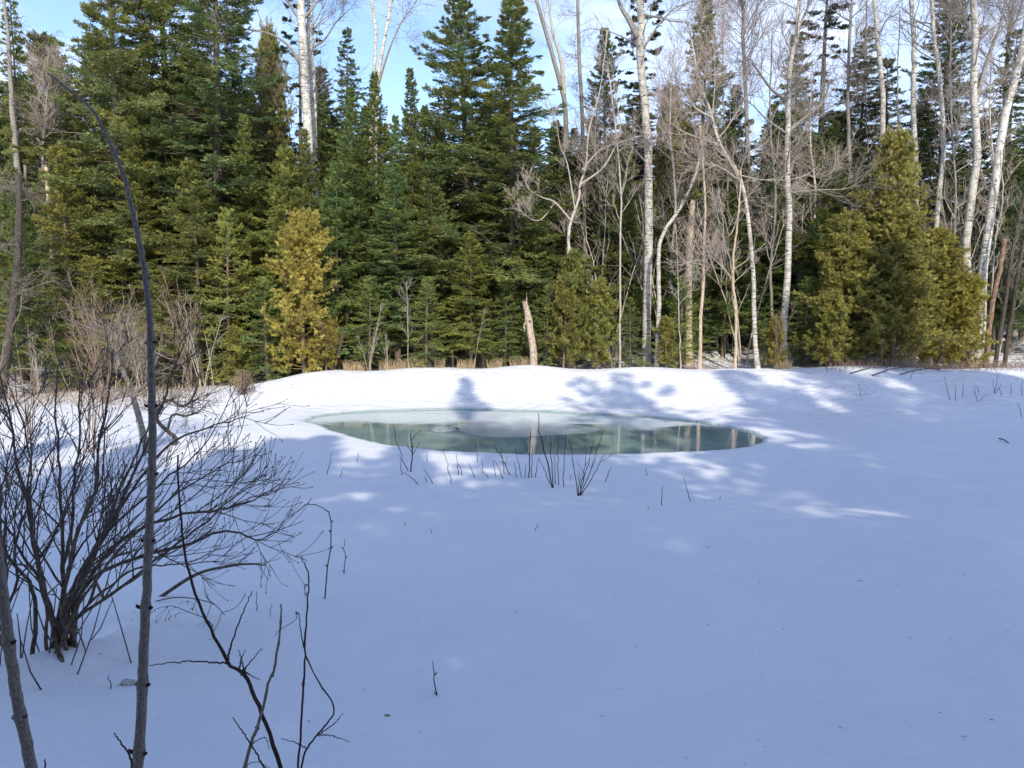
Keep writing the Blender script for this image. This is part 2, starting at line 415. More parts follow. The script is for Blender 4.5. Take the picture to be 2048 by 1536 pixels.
def ice_mat(name, c1, c2, spec, rough):
    m, t, b, l = mat_new(name)
    tc = node(t, 'ShaderNodeTexCoord'); n1 = node(t, 'ShaderNodeTexNoise', Scale=1.6, Detail=6.0, Roughness=.6); l(tc.outputs['Object'], n1.inputs[0])
    l(ramp(t, n1.outputs['Fac'], [(.35, c1), (.65, c2)]), b.inputs['Base Color']); b.inputs['Roughness'].default_value = rough
    b.inputs['Specular IOR Level'].default_value = spec; return m
M['ice'] = ice_mat('frosted_ice', (.33, .41, .395), (.46, .53, .52), .5, .14)
def plate(name, px, z, mat, label, cat, group=None, th=.02):
    P = catmull([on_plane(x, y, z)[:2] for x, y in px + px[:1]], 90)[:-1]
    P = P + rng.normal(scale=.012, size=P.shape); n = len(P); c0 = P.mean(0)
    V = np.vstack([np.column_stack([P, np.full(n, z)]), np.column_stack([P, np.full(n, z - th)]), [[c0[0], c0[1], z]]])
    Q = [(i, n + i, n + (i + 1) % n, (i + 1) % n) for i in range(n)]; T = [(i, (i + 1) % n, 2 * n) for i in range(n)]
    A = Acc(); A.add(V, Q=Q, T=T); o = A.build(name, mat, smooth_=False, origin=(c0[0], c0[1], 0)); tag(o, label, cat, group); return o
plate('ice_sheet', [(900,852),(950,844),(1010,842),(1080,844),(1150,850),(1196,858),(1180,864),(1120,868),(1060,873),(1010,874),(975,872),(930,864)], .006, M['ice'],
      'large pale frosted ice sheet lying in the middle of the dark pond', 'ice', th=.02)
plate('ice_floe', [(862,858),(880,853),(905,854),(918,858),(896,862),(872,862)], .006, M['ice'], 'small pale scrap of ice just left of the large ice sheet on the pond', 'ice', th=.02)

# ------------------------------------------------------------------ conifers
def needle_tris(acc, st, dr, ln, nrm, K, size, wid, base_c, rg, spread=.75):
    """st,dr (N,3), ln (N), nrm (N,3): K pairs of little blades along each twig"""
    N = len(st)
    f = (np.arange(K) + .5) / K
    f = np.clip(f[None, :] + rg.uniform(-.4 / K, .4 / K, (N, K)), 0.02, 1)
    side = norm(np.cross(dr, nrm))
    for sgn in (-1, 1):
        p = st[:, None, :] + dr[:, None, :] * (ln[:, None] * f)[..., None]
        d = dr[:, None, :] * rg.uniform(.45, .9, (N, K, 1)) + sgn * side[:, None, :] * spread * rg.uniform(.6, 1.1, (N, K, 1)) + nrm[:, None, :] * rg.uniform(-.35, .55, (N, K, 1))
        d = norm(d); s = size * rg.uniform(.7, 1.25, (N, K, 1)) * (1 - .35 * f[..., None])
        wv = norm(np.cross(d, nrm[:, None, :] + rg.normal(scale=.5, size=(N, K, 3)))) * wid
        a = p - wv * .5; b_ = p + d * s * .55 + wv * .75; c_ = p + d * s; e = p + d * s * .5 - wv * .75
        V = np.stack([a + wv, b_, c_, e], 2).reshape(-1, 3)
        q = np.arange(N * K * 4).reshape(-1, 4)
        br = rg.uniform(.75, 1.2, (N, K, 1)) * base_c[:, None, :]
        acc.add(V, Q=q, c=np.repeat(br.reshape(-1, 3), 4, axis=0))

def make_conifer(name, H, W, seed, mat, nb=26, per=6, droop=-.15, tipup=.35, start=.06, bare=0.0, size=.075, wid=.020, dens=1.0, dead=30, gap=0.0, shape=.85, twl=.42):
    rg = np.random.default_rng(seed)
    root = empty(name)
    tr = Acc(); zz = np.linspace(-.3, H, 16)
    path = np.stack([.10 * np.sin(zz * .35 + seed) * (zz / H), .10 * np.cos(zz * .3 + seed) * (zz / H), zz], 1)
    r0 = H * .0105 + .02
    tubes(tr, path, r0 * (1 - np.clip(zz, 0, H) / H)**.9 + .008, 7)
    tro = tr.build('trunk', M['bark'], root)
    # branches
    hs = start + (1 - start) * (np.arange(nb * per) + rg.uniform(0, 1, nb * per)) / (nb * per)
    hs = np.sort(1 - (1 - hs)**1.08)
    keep = rg.uniform(size=len(hs)) > gap; hs = hs[keep]; m = len(hs)
    az = np.arange(m) * 2.39996 + rg.uniform(-.5, .5, m)
    prof = np.minimum((1 - hs)**shape, .55 + hs * 2.2)
    Lb = (W * prof * (1 + .20 * np.sin(az * 2 + seed + hs * 4) + .22 * np.sin(hs * 29 + seed + az) ) * rg.uniform(.45, 1.28, m) + .12)
    el = np.radians(-12 + 55 * hs**1.6 + rg.normal(0, 7, m)) + droop * .5
    d = np.stack([np.cos(az) * np.cos(el), np.sin(az) * np.cos(el), np.sin(el)], 1)
    p = np.stack([np.interp(hs * H, zz, path[:, 0]), np.interp(hs * H, zz, path[:, 1]), hs * H], 1)
    n = 8; pts = [p]
    for k in range(n - 1):
        f = k / (n - 1)
        d = norm(d + np.array([0, 0, 1.]) * ((droop * (1 - f) + tipup * f) * .35) + rg.normal(scale=.05, size=d.shape))
        p = p + d * (Lb / (n - 1))[:, None]; pts.append(p)
    BP = np.stack(pts, 1); BR = (.006 + .012 * Lb[:, None] / W) * np.linspace(1, .25, n)[None]
    fo = Acc()
    tubes(fo, BP, BR * .8, 3, c=np.array([1.1, .75, 1.2]), cap=False)
    # twigs
    tw = np.maximum(7, (Lb / .048 * dens)).astype(int); i = np.repeat(np.arange(m), tw)
    N = len(i)
    s = 1 - rg.uniform(0, 1 - bare * .5 - .12, N)**1.1
    f = s * (n - 1); k = np.minimum(f.astype(int), n - 2); fr = (f - k)[:, None]
    st = BP[i, k] * (1 - fr) + BP[i, k + 1] * fr; tan = norm(BP[i, k + 1] - BP[i, k])
    upv = norm(np.array([0, 0, 1.]) - tan * tan[:, 2:3]); sd = np.cross(tan, upv)
    sg = np.where(rg.uniform(size=N) < .5, -1, 1)[:, None]
    a = rg.uniform(.45, 1.05, N)[:, None]
    dr = norm(tan * np.cos(a) + sd * sg * np.sin(a) + upv * rg.normal(-.02, .22, N)[:, None])
    ln = (twl * (1 - s)**.6 * np.clip(Lb[i] / (W * .6), .35, 1.15) + .09) * rg.uniform(.6, 1.2, N)
    nrm = norm(upv + rg.normal(scale=.28, size=upv.shape))
    bc = rg.uniform(.72, 1.25, m)[i][:, None] * np.ones(3)
    yel = np.clip(rg.normal(.5, .3, m), 0, 1)[i][:, None]
    base_c = bc * (np.array([.85, 1.0, 1.1]) * (1 - yel) + np.array([1.16, 1.05, .82]) * yel)
    tip = s[:, None] ** 2; base_c = base_c * (1 - tip * .0 + tip * np.array([.22, .15, -.02]))
    needle_tris(fo, st, dr, ln, nrm, 10 if H > 5 else 7, size, wid, base_c, rg)
    # leader tuft
    fo_o = fo.build('crown', mat, root, smooth_=False)
    if dead:
        P0 = path[None]; R0 = (r0 * (1 - np.clip(zz, 0, H) / H) + .01)[None]
        da = Acc()
        cp_, cr_ = sprout(P0, R0, dead, .05, .6, lambda s: W * .8 * (1 - s * .7), 92, -.2, .10, 6, rf=.2, rk=.009, rmin=.004, rg=rg)
        tubes(da, cp_, cr_, 3, cap=False)
        c2, r2 = sprout(cp_, cr_, 5, .25, .95, W * .28, 50, .0, .16, 4, rmin=.003, rg=rg)
        tubes(da, c2, r2, 3, cap=False)
        da.build('dead_branches', M['deadwood'], root)
    root['_H'] = H
    return root

def make_cedar(name, H, W, seed, mat, nb=150, dens=1.0, fan=.085, start=.03, fat=.7):
    rg = np.random.default_rng(seed); root = empty(name)
    tr = Acc(); zz = np.linspace(-.3, H, 12)
    path = np.stack([.12 * np.sin(zz * .5 + seed) * zz / H, .1 * np.cos(zz * .5) * zz / H, zz], 1)
    tubes(tr, path, (H * .013 + .015) * (1 - np.clip(zz, 0, H) / H * .95), 7); tr.build('trunk', M['bark'], root)
    hs = np.sort(rg.uniform(start, .97, nb)); az = np.arange(nb) * 2.39996 + rg.uniform(-.6, .6, nb)
    prof = (1 - hs)**fat * (.75 + .25 * np.sin(np.minimum(hs, .3) / .3 * math.pi / 2))
    Lb = W * prof * (.86 + .28 * np.sin(az * 2 + seed + hs * 5) * np.sin(hs * 17 + seed) + .16 * np.sin(az * 5 + hs * 31)) * rg.uniform(.5, 1.25, nb) + .15
    el = np.radians(rg.normal(8, 9, nb) + 30 * hs)
    d = np.stack([np.cos(az) * np.cos(el), np.sin(az) * np.cos(el), np.sin(el)], 1)
    p = np.stack([np.interp(hs * H, zz, path[:, 0]), np.interp(hs * H, zz, path[:, 1]), hs * H], 1); pts = [p]; n = 7
    for k in range(n - 1):
        d = norm(d + np.array([0, 0, 1.]) * (.10 if k < 3 else .16) + rg.normal(scale=.08, size=d.shape)); p = p + d * (Lb / (n - 1))[:, None]; pts.append(p)
    BP = np.stack(pts, 1); BR = (.005 + .010 * Lb[:, None] / W) * np.linspace(1, .3, n)[None]
    fo = Acc(); tubes(fo, BP, BR, 3, c=np.array([.8, .6, 1.0]), cap=False)
    # second order shoots
    P2, R2 = sprout(BP, BR, 9, .25, 1.0, lambda s: W * .30 * (1.15 - s * .6), 48, .25, .12, 5, rmin=.003, rg=rg)
    P2 = np.concatenate([P2, BP[:, 2:7]], 0); R2 = np.concatenate([R2, BR[:, 2:7]], 0)
    tubes(fo, P2, R2 * .7, 3, c=np.array([.8, .62, .9]), cap=False)
    cl = rg.uniform(.70, 1.30, len(P2))
    cnt = int(16 * dens); i = np.repeat(np.arange(len(P2)), cnt); N = len(i)
    s = rg.uniform(.05, 1, N); f = s * 4; k = np.minimum(f.astype(int), 3); fr = (f - k)[:, None]
    st = P2[i, k] * (1 - fr) + P2[i, k + 1] * fr; tan = norm(P2[i, k + 1] - P2[i, k])
    dr = norm(tan * .5 + rg.normal(scale=.65, size=(N, 3)) + np.array([0, 0, .02]))
    nrm = norm(rg.normal(size=(N, 3)) * np.array([1, 1, .5])); nrm = norm(nrm - dr * np.sum(nrm * dr, 1, keepdims=True))
    side = np.cross(dr, nrm)
    base = cl[i][:, None] * rg.uniform(.75, 1.2, (N, 1)) * (np.ones(3) + rg.normal(0, .07, (N, 1)) * np.array([1.2, .2, -.8]))
    sz = fan * rg.uniform(.7, 1.3, (N, 1))
    for ang, ls in ((-.9, .75), (-.45, .95), (0, 1.15), (.45, .95), (.9, .75)):
        dd_ = norm(dr * math.cos(ang) + side * math.sin(ang) + nrm * rg.normal(0, .18, (N, 1)))
        o = st + dr * sz * (.15 + .25 * (1 - abs(ang)))
        pv = norm(np.cross(dd_, nrm)) * sz * .11
        V = np.stack([o, o + dd_ * sz * ls * .55 + pv, o + dd_ * sz * ls, o + dd_ * sz * ls * .55 - pv], 1).reshape(-1, 3)
        fo.add(V, Q=np.arange(N * 4).reshape(-1, 4), c=np.repeat(base, 4, axis=0))
    fo.build('crown', mat, root, smooth_=False); root['_H'] = H
    return root

PROTO = {}
def proto(key, root, H):
    del root['_H']
    PROTO[key] = [root, H, False]
def copy_tree(o):
    c = o.copy(); COL.objects.link(c)
    for ch in o.children:
        d = ch.copy(); COL.objects.link(d); d.parent = c
        for g in ch.children:
            e = g.copy(); COL.objects.link(e); e.parent = d
    return c

def put(key, x, y, H, label, group=None, rz=None, fat=1.0, tint=(1, 1, 1), name=None, cat='tree', lean=(0, 0), z=None):
    pr = PROTO[key]
    if pr[2]:
        o = copy_tree(pr[0])
        if name: o.name = name
    else:
        o = pr[0]; pr[2] = True
    for k in ('label', 'category', 'group'):
        if k in o: del o[k]
    s = H / pr[1]
    o.location = (x, y, gz(x, y) if z is None else z); o.scale = (s * fat, s * fat, s)
    o.rotation_euler = (lean[0], lean[1], random.uniform(0, 6.28) if rz is None else rz)
    for ch in o.children:
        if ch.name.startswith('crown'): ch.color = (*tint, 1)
    tag(o, label, cat, group); return o

proto('firA', make_conifer('fir_tree', 14, 3.0, 3, M['fir'], nb=44, per=8, size=.105, wid=.019, start=.09, twl=.50), 14)
proto('firB', make_conifer('fir_tree', 14, 2.7, 8, M['fir'], nb=42, per=8, size=.105, wid=.019, start=.12, dead=45, gap=.05, shape=.8, twl=.48), 14)
proto('firS', make_conifer('fir_tree', 8, 2.25, 21, M['fir'], nb=28, per=8, size=.09, wid=.018, dead=24, start=.15, shape=.75, twl=.45), 8)
proto('firT', make_conifer('young_fir', 3.2, 1.05, 5, M['fir'], nb=16, per=6, size=.065, wid=.014, dead=8, start=.10, twl=.32), 3.2)
proto('spruceA', make_conifer('spruce_tree', 15, 2.3, 13, M['spruce'], nb=50, per=8, size=.095, wid=.020, droop=-.3, tipup=.7, start=.13, dead=50, shape=.7, twl=.42), 15)
proto('spruceB', make_conifer('spruce_tree', 15, 2.2, 31, M['spruce'], nb=42, per=7, size=.095, wid=.020, droop=-.45, tipup=.6, start=.18, dead=70, gap=.10, shape=.65, twl=.42), 15)
proto('thin', make_conifer('spruce_tree', 15, 2.6, 41, M['pine'], nb=28, per=6, size=.11, wid=.028, droop=-.35, tipup=.3, start=.26, dead=130, gap=.3, shape=.55, bare=.7, dens=.6), 15)
proto('cedarA', make_cedar('cedar_tree', 7, 2.3, 4, M['cedar'], nb=180, fan=.090, dens=1.2), 7)
proto('cedarG', make_cedar('yellow_cedar', 4.8, 1.45, 9, M['gold'], nb=105, fan=.072, fat=.5, dens=.85), 4.8)
proto('cedarS', make_cedar('young_cedar', 2.6, .95, 14, M['cedar'], nb=56, fan=.070, dens=.75), 2.6)

def tree_px(key, px, top, D, label, **kw):
    """tree whose tip is seen at pixel (px, top) and whose foot stands D metres away"""
    p = at(px, top, D); g = gz(p[0], D)
    return put(key, p[0], D, p[2] - g, label, **kw)

GR = dict(tint=(.95, 1.0, 1.0))
# tall trees that make the skyline, left to right
tree_px('spruceB', 14, -60, 25, 'tall sparse spruce with bare lower trunk at the left edge of the photo', fat=.55, tint=(1.3, 1.3, 1.1))
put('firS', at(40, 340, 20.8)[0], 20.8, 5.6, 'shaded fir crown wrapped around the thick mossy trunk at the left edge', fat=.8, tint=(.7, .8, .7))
tree_px('firA', 205, -260, 24.6, 'very tall broad green fir, the leftmost of the big skyline firs', tint=(1, 1, 1), fat=1.0)
tree_px('firB', 315, -280, 26.0, 'very tall fir between the leftmost skyline fir and the darkest one', tint=(.95, 1.0, 1.0), fat=1.0)
tree_px('spruceA', 415, -240, 25.0, 'tall dark blue green spruce left of the white birch pair', fat=1.25, tint=(.95, 1.1, 1.1))
tree_px('cedarA', 535, 85, 28.5, 'tall yellow green cedar just left of the white birch pair', fat=.42, tint=(.8, .8, 1), name='cedar_tree')
tree_px('thin', 592, -70, 33, 'dark brownish pine crown seen behind the white birch pair', fat=.75, tint=(.8, .85, .8), name='pine_tree')
tree_px('spruceB', 690, 60, 34, 'small pointed dark spire standing right of the white birch pair', fat=.85, tint=(1, 1.2, 1.1))
tree_px('spruceA', 822, 140, 31, 'thin dark spire left of the pair of tall central firs', fat=.75, tint=(1, 1.15, 1.1))
tree_px('firA', 928, -35, 25.5, 'tall fir with wide upcurved boughs, left one of the central pair', tint=(.95, 1.0, 1.0), fat=1.3)
tree_px('firB', 1026, -18, 24.2, 'tall dense fir, right one of the central pair, with pale lower trunk', tint=(.98, 1.02, .95), fat=1.3)
tree_px('spruceA', 1212, 62, 27.5, 'dark spruce just left of the tall white trunk right of centre', fat=.95, tint=(.85, 1.0, .95))
tree_px('spruceA', 1408, 5, 27.5, 'pointed dark green spruce standing against blue sky right of centre', fat=1.15, tint=(1, 1.1, .95))
tree_px('spruceB', 1600, 70, 29, 'dark spruce half hidden behind the forked grey birch', fat=1.1, tint=(.9, 1.05, 1))
tree_px('thin', 1660, -120, 30, 'tall sparse pine with many bare side branches left of the big cedar', fat=1.15, tint=(.85, .95, .95), name='pine_tree')
tree_px('thin', 1290, -60, 33, 'thin pine with sparse tufts behind the tall white trunk', fat=.9, tint=(.7, .85, .8), name='pine_tree')
tree_px('spruceA', 1905, -40, 28.5, 'tall dark spruce behind the leaning white birches at the right', fat=1.2, tint=(.8, .9, .9))
tree_px('spruceB', 1780, 120, 31, 'dark spruce rising behind the big olive cedar', fat=1.2, tint=(.9, 1, .9))
tree_px('spruceB', 2035, 60, 27.5, 'dark spruce cut off by the right edge of the photo', fat=1.2, tint=(.8, .95, .9))
# second layer
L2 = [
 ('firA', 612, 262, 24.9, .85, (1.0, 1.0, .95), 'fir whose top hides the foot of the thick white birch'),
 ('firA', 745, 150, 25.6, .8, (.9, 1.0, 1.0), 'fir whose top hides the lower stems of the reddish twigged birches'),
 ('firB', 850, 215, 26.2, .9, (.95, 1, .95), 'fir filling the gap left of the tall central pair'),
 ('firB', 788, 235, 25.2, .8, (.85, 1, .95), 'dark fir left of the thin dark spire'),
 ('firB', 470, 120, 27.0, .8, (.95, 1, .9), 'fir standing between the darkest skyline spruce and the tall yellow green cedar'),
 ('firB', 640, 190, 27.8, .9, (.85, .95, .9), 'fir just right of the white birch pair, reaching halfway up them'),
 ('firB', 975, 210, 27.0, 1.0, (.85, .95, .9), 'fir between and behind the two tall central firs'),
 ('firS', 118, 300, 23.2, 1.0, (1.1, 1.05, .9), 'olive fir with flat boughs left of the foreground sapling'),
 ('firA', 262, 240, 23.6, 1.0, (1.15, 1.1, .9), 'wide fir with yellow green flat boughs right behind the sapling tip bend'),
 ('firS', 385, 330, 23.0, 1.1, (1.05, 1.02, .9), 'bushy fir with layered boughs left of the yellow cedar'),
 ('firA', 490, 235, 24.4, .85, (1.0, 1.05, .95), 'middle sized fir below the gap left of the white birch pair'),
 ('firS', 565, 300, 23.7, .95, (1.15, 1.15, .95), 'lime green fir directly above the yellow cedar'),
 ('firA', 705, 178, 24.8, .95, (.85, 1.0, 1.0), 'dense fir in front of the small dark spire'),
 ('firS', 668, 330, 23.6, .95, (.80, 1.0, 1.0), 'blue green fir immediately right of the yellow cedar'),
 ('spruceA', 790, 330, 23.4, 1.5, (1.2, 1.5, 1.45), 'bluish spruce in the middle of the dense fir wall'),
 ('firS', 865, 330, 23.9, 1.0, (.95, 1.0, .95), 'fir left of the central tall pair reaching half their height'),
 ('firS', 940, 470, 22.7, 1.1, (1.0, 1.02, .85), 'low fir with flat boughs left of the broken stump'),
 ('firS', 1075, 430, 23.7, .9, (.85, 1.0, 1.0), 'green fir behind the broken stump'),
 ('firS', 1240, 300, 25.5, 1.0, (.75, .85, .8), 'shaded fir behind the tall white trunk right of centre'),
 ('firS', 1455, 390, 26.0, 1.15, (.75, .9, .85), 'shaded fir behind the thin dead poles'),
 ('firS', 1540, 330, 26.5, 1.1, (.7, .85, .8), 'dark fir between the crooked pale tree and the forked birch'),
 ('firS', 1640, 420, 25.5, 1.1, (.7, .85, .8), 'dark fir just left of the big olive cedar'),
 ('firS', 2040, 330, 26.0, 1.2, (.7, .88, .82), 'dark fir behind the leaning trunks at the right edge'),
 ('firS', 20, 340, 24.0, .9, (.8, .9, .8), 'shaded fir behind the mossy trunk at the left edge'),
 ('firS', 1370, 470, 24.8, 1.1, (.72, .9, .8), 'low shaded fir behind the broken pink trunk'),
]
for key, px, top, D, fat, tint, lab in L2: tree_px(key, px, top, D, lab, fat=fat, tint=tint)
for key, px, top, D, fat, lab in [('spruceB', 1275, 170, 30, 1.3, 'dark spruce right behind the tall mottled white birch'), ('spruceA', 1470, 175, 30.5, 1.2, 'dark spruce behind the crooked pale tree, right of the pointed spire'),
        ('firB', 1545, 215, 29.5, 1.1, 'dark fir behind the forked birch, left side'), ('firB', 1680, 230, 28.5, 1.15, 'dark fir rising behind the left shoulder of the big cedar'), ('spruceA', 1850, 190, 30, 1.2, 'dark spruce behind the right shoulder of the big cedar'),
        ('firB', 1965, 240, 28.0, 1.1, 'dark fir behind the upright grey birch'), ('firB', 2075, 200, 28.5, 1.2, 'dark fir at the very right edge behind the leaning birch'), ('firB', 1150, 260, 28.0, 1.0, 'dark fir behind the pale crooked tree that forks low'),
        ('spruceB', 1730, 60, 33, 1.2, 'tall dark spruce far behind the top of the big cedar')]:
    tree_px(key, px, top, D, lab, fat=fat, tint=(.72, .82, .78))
# small trees along the bank
L3 = [
 ('firT', 446, 430, 22.3, .72, (1.1, 1.1, .9), 'slender young fir with pale stem left of the yellow cedar'),
 ('firT', 190, 520, 22.6, 1.1, (1.05, 1.0, .85), 'young fir among the dry saplings at left'),
 ('firT', 318, 560, 22.6, 1.1, (1.0, 1.0, .85), 'low young fir right behind the grey sapling stem'),
 ('firT', 530, 560, 22.4, 1.1, (.85, 1.05, 1.0), 'small bushy fir at the foot of the yellow cedar, left side'),
 ('firT', 735, 560, 22.6, 1.1, (.9, 1.0, .9), 'small dark fir right of the yellow cedar foot'),
 ('firT', 850, 560, 22.3, 1.1, (.9, 1.0, .9), 'small fir behind the pale forked sapling'),
 ('firT', 1010, 560, 22.8, 1.0, (.85, 1.0, .95), 'small fir immediately left of the broken stump'),
 ('firT', 1095, 575, 22.5, .95, (.8, .95, .9), 'small fir immediately right of the broken stump'),
 ('firT', 1262, 600, 22.8, 1.0, (.8, .95, .85), 'small fir left of the tall white trunk foot'),
 ('firT', 1362, 560, 22.6, 1.0, (.9, 1.05, .9), 'small fir between the two white trunks and the pink pole'),
 ('firT', 1530, 640, 23.6, 1.1, (.8, .95, .85), 'small fir behind the crooked pale tree foot'),
 ('firT', 1612, 560, 24.0, 1.2, (.75, .95, .85), 'small dark fir left of the big olive cedar foot'),
]
for key, px, top, D, fat, tint, lab in L3: tree_px(key, px, top, D, lab, fat=fat, tint=tint)
tree_px('cedarG', 600, 432, 22.2, 'bright yellow cedar bush standing out against the dark firs', fat=1.0)
tree_px('cedarA', 1790, 285, 23.6, 'big olive yellow cedar filling the right of the forest edge', fat=.80, tint=(1.0, 1.0, 1.0), name='cedar_tree')
tree_px('cedarA', 1800, 430, 22.9, 'low broad olive cedar standing in front of the big cedar', fat=1.3, tint=(.95, .95, .95), name='cedar_tree')
tree_px('cedarA', 1700, 440, 23.2, 'broad olive cedar on the left flank of the big cedar', fat=1.25, tint=(.95, .98, .95), name='cedar_tree')
tree_px('cedarA', 1885, 470, 23.6, 'olive cedar on the right flank of the big cedar', fat=1.2, tint=(.95, .95, .9), name='cedar_tree')
tree_px('cedarS', 1935, 560, 22.9, 'low yellow green cedar in front of the leaning birches', fat=1.1, tint=(1.05, 1.05, .9))
tree_px('cedarS', 1665, 590, 22.5, 'low olive cedar bush at the left foot of the big cedar', fat=1.1, tint=(.9, .95, .9))
tree_px('cedarS', 1150, 515, 22.4, 'yellow green young cedar right of the broken stump', fat=.75, tint=(.62, .72, .75))
tree_px('cedarS', 1128, 560, 22.1, 'lower young cedar between the stump and the taller young cedar', fat=.85, tint=(.72, .74, .75))
tree_px('cedarS', 1195, 570, 22.4, 'low young cedar left of the thin pale pole', fat=.9, tint=(.8, .9, .9))
tree_px('cedarS', 1335, 640, 22.1, 'tiny cedar bush at the feet of the two white trunks', fat=1.1, tint=(.85, .85, .9))
tree_px('cedarS', 1555, 640, 22.1, 'tiny cedar bush at the foot of the forked birch', fat=1.0, tint=(.9, .85, .8))
tree_px('cedarA', 1345, 195, 27.0, 'brownish green cedar behind the tall white trunk', fat=.50, tint=(.72, .72, .75), name='cedar_tree')
tree_px('cedarS', 650, 640, 22.0, 'low olive cedar bush right of the yellow cedar', fat=1.0, tint=(.9, .85, .8))
tree_px('cedarS', 470, 660, 21.9, 'low olive cedar bush left of the yellow cedar', fat=1.0, tint=(.8, .8, .8))
# back rows
BACK = 'fir and spruce trees in the dim back rows of the forest'
keys = ['firA', 'firB', 'spruceA', 'spruceB', 'firS']
rb = np.random.default_rng(77)
for row, (D, n, h0, h1) in enumerate([(27.5, 18, 6, 8.5), (31, 22, 7.5, 10), (36, 24, 9, 12), (42, 26, 10, 13.5), (52, 26, 11, 16)]):
    for i in range(n):
        px = -150 + (i + rb.uniform(.1, .9)) * 2350 / n
        d = D + rb.uniform(-1.5, 1.5); x = (px - 1024) / F * d * 1.01
        left = 1.15 if px < 480 else (1.0 if px < 1080 else .84)
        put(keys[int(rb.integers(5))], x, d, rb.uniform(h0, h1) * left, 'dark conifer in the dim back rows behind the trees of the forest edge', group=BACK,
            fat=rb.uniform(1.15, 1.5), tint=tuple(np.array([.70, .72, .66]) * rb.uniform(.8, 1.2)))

# ------------------------------------------------------------------ trees behind the viewer that throw the long shadows over the snow
def shade_tree(key, gpx, gpy, Yb, fat=1.0, k=0):
    g = ground(gpx, gpy); s = (g[1] - Yb) / (-sun_dir[1]); x = g[0] + sun_dir[0] * s; zt = g[2] + sun_dir[2] * s
    put(key, x, Yb, zt - .95, 'tall fir behind the viewpoint whose shadow falls across the snow', group='firs behind the viewpoint', fat=fat, z=.95)
for a in [('firB', 925, 762, -6.0, .60), ('thin', 1165, 762, -7.5, .8), ('thin', 1250, 750, -8.5, .9), ('thin', 1215, 775, -12, .8), ('firB', 1500, 722, -7.0, .75), ('firA', 1600, 690, -9.0, 1.0),
          ('spruceB', 1480, 745, -11, 1.3), ('firA', 1800, 755, -7.5, 1.1), ('firB', 1950, 745, -10, 1.1), ('spruceA', 2080, 730, -7.0, 1.3), ('firA', 2250, 735, -9, 1.2),
          ('firA', 1350, 868, -6.0, 1.1), ('firB', 1050, 868, -7.0, 1.0), ('firA', 800, 895, -7.5, 1.15), ('firB', 640, 878, -9, 1.2), ('firA', 470, 905, -7, 1.2),
          ('spruceA', 560, 880, -5.5, 1.5), ('firB', 300, 885, -8, 1.2), ('firA', 120, 880, -7, 1.2), ('spruceA', -60, 890, -8, 1.4), ('firB', -300, 880, -8, 1.3),
          ('firA', 1200, 930, -5.0, 1.0), ('firB', 1650, 860, -5.5, 1.1), ('firS', 950, 1010, -4.0, 1.1), ('firS', 500, 1060, -4.5, 1.2), ('firA', 2300, 860, -5, 1.1), ('firS', 1500, 1100, -4.2, 1.2)]:
    shade_tree(*a)
for a in [('firA', 1690, 800, -6.5, 1.15), ('spruceB', 1560, 790, -9.5, 1.1), ('firA', 1760, 880, -5.2, 1.2), ('firB', 1580, 835, -12, 1.3), ('firB', 1850, 860, -9, 1.3), ('firA', 1400, 900, -10, 1.2)]: shade_tree(*a)
for i in range(20):
    put(['firA', 'firB', 'spruceA'][i % 3], -24 + i * 2.6, -15 - (i % 2) * 3, 11.5 + 2.2 * math.sin(i * 2.3), 'tall fir behind the viewpoint whose shadow falls across the snow', group='firs behind the viewpoint', fat=1.25, z=.95)

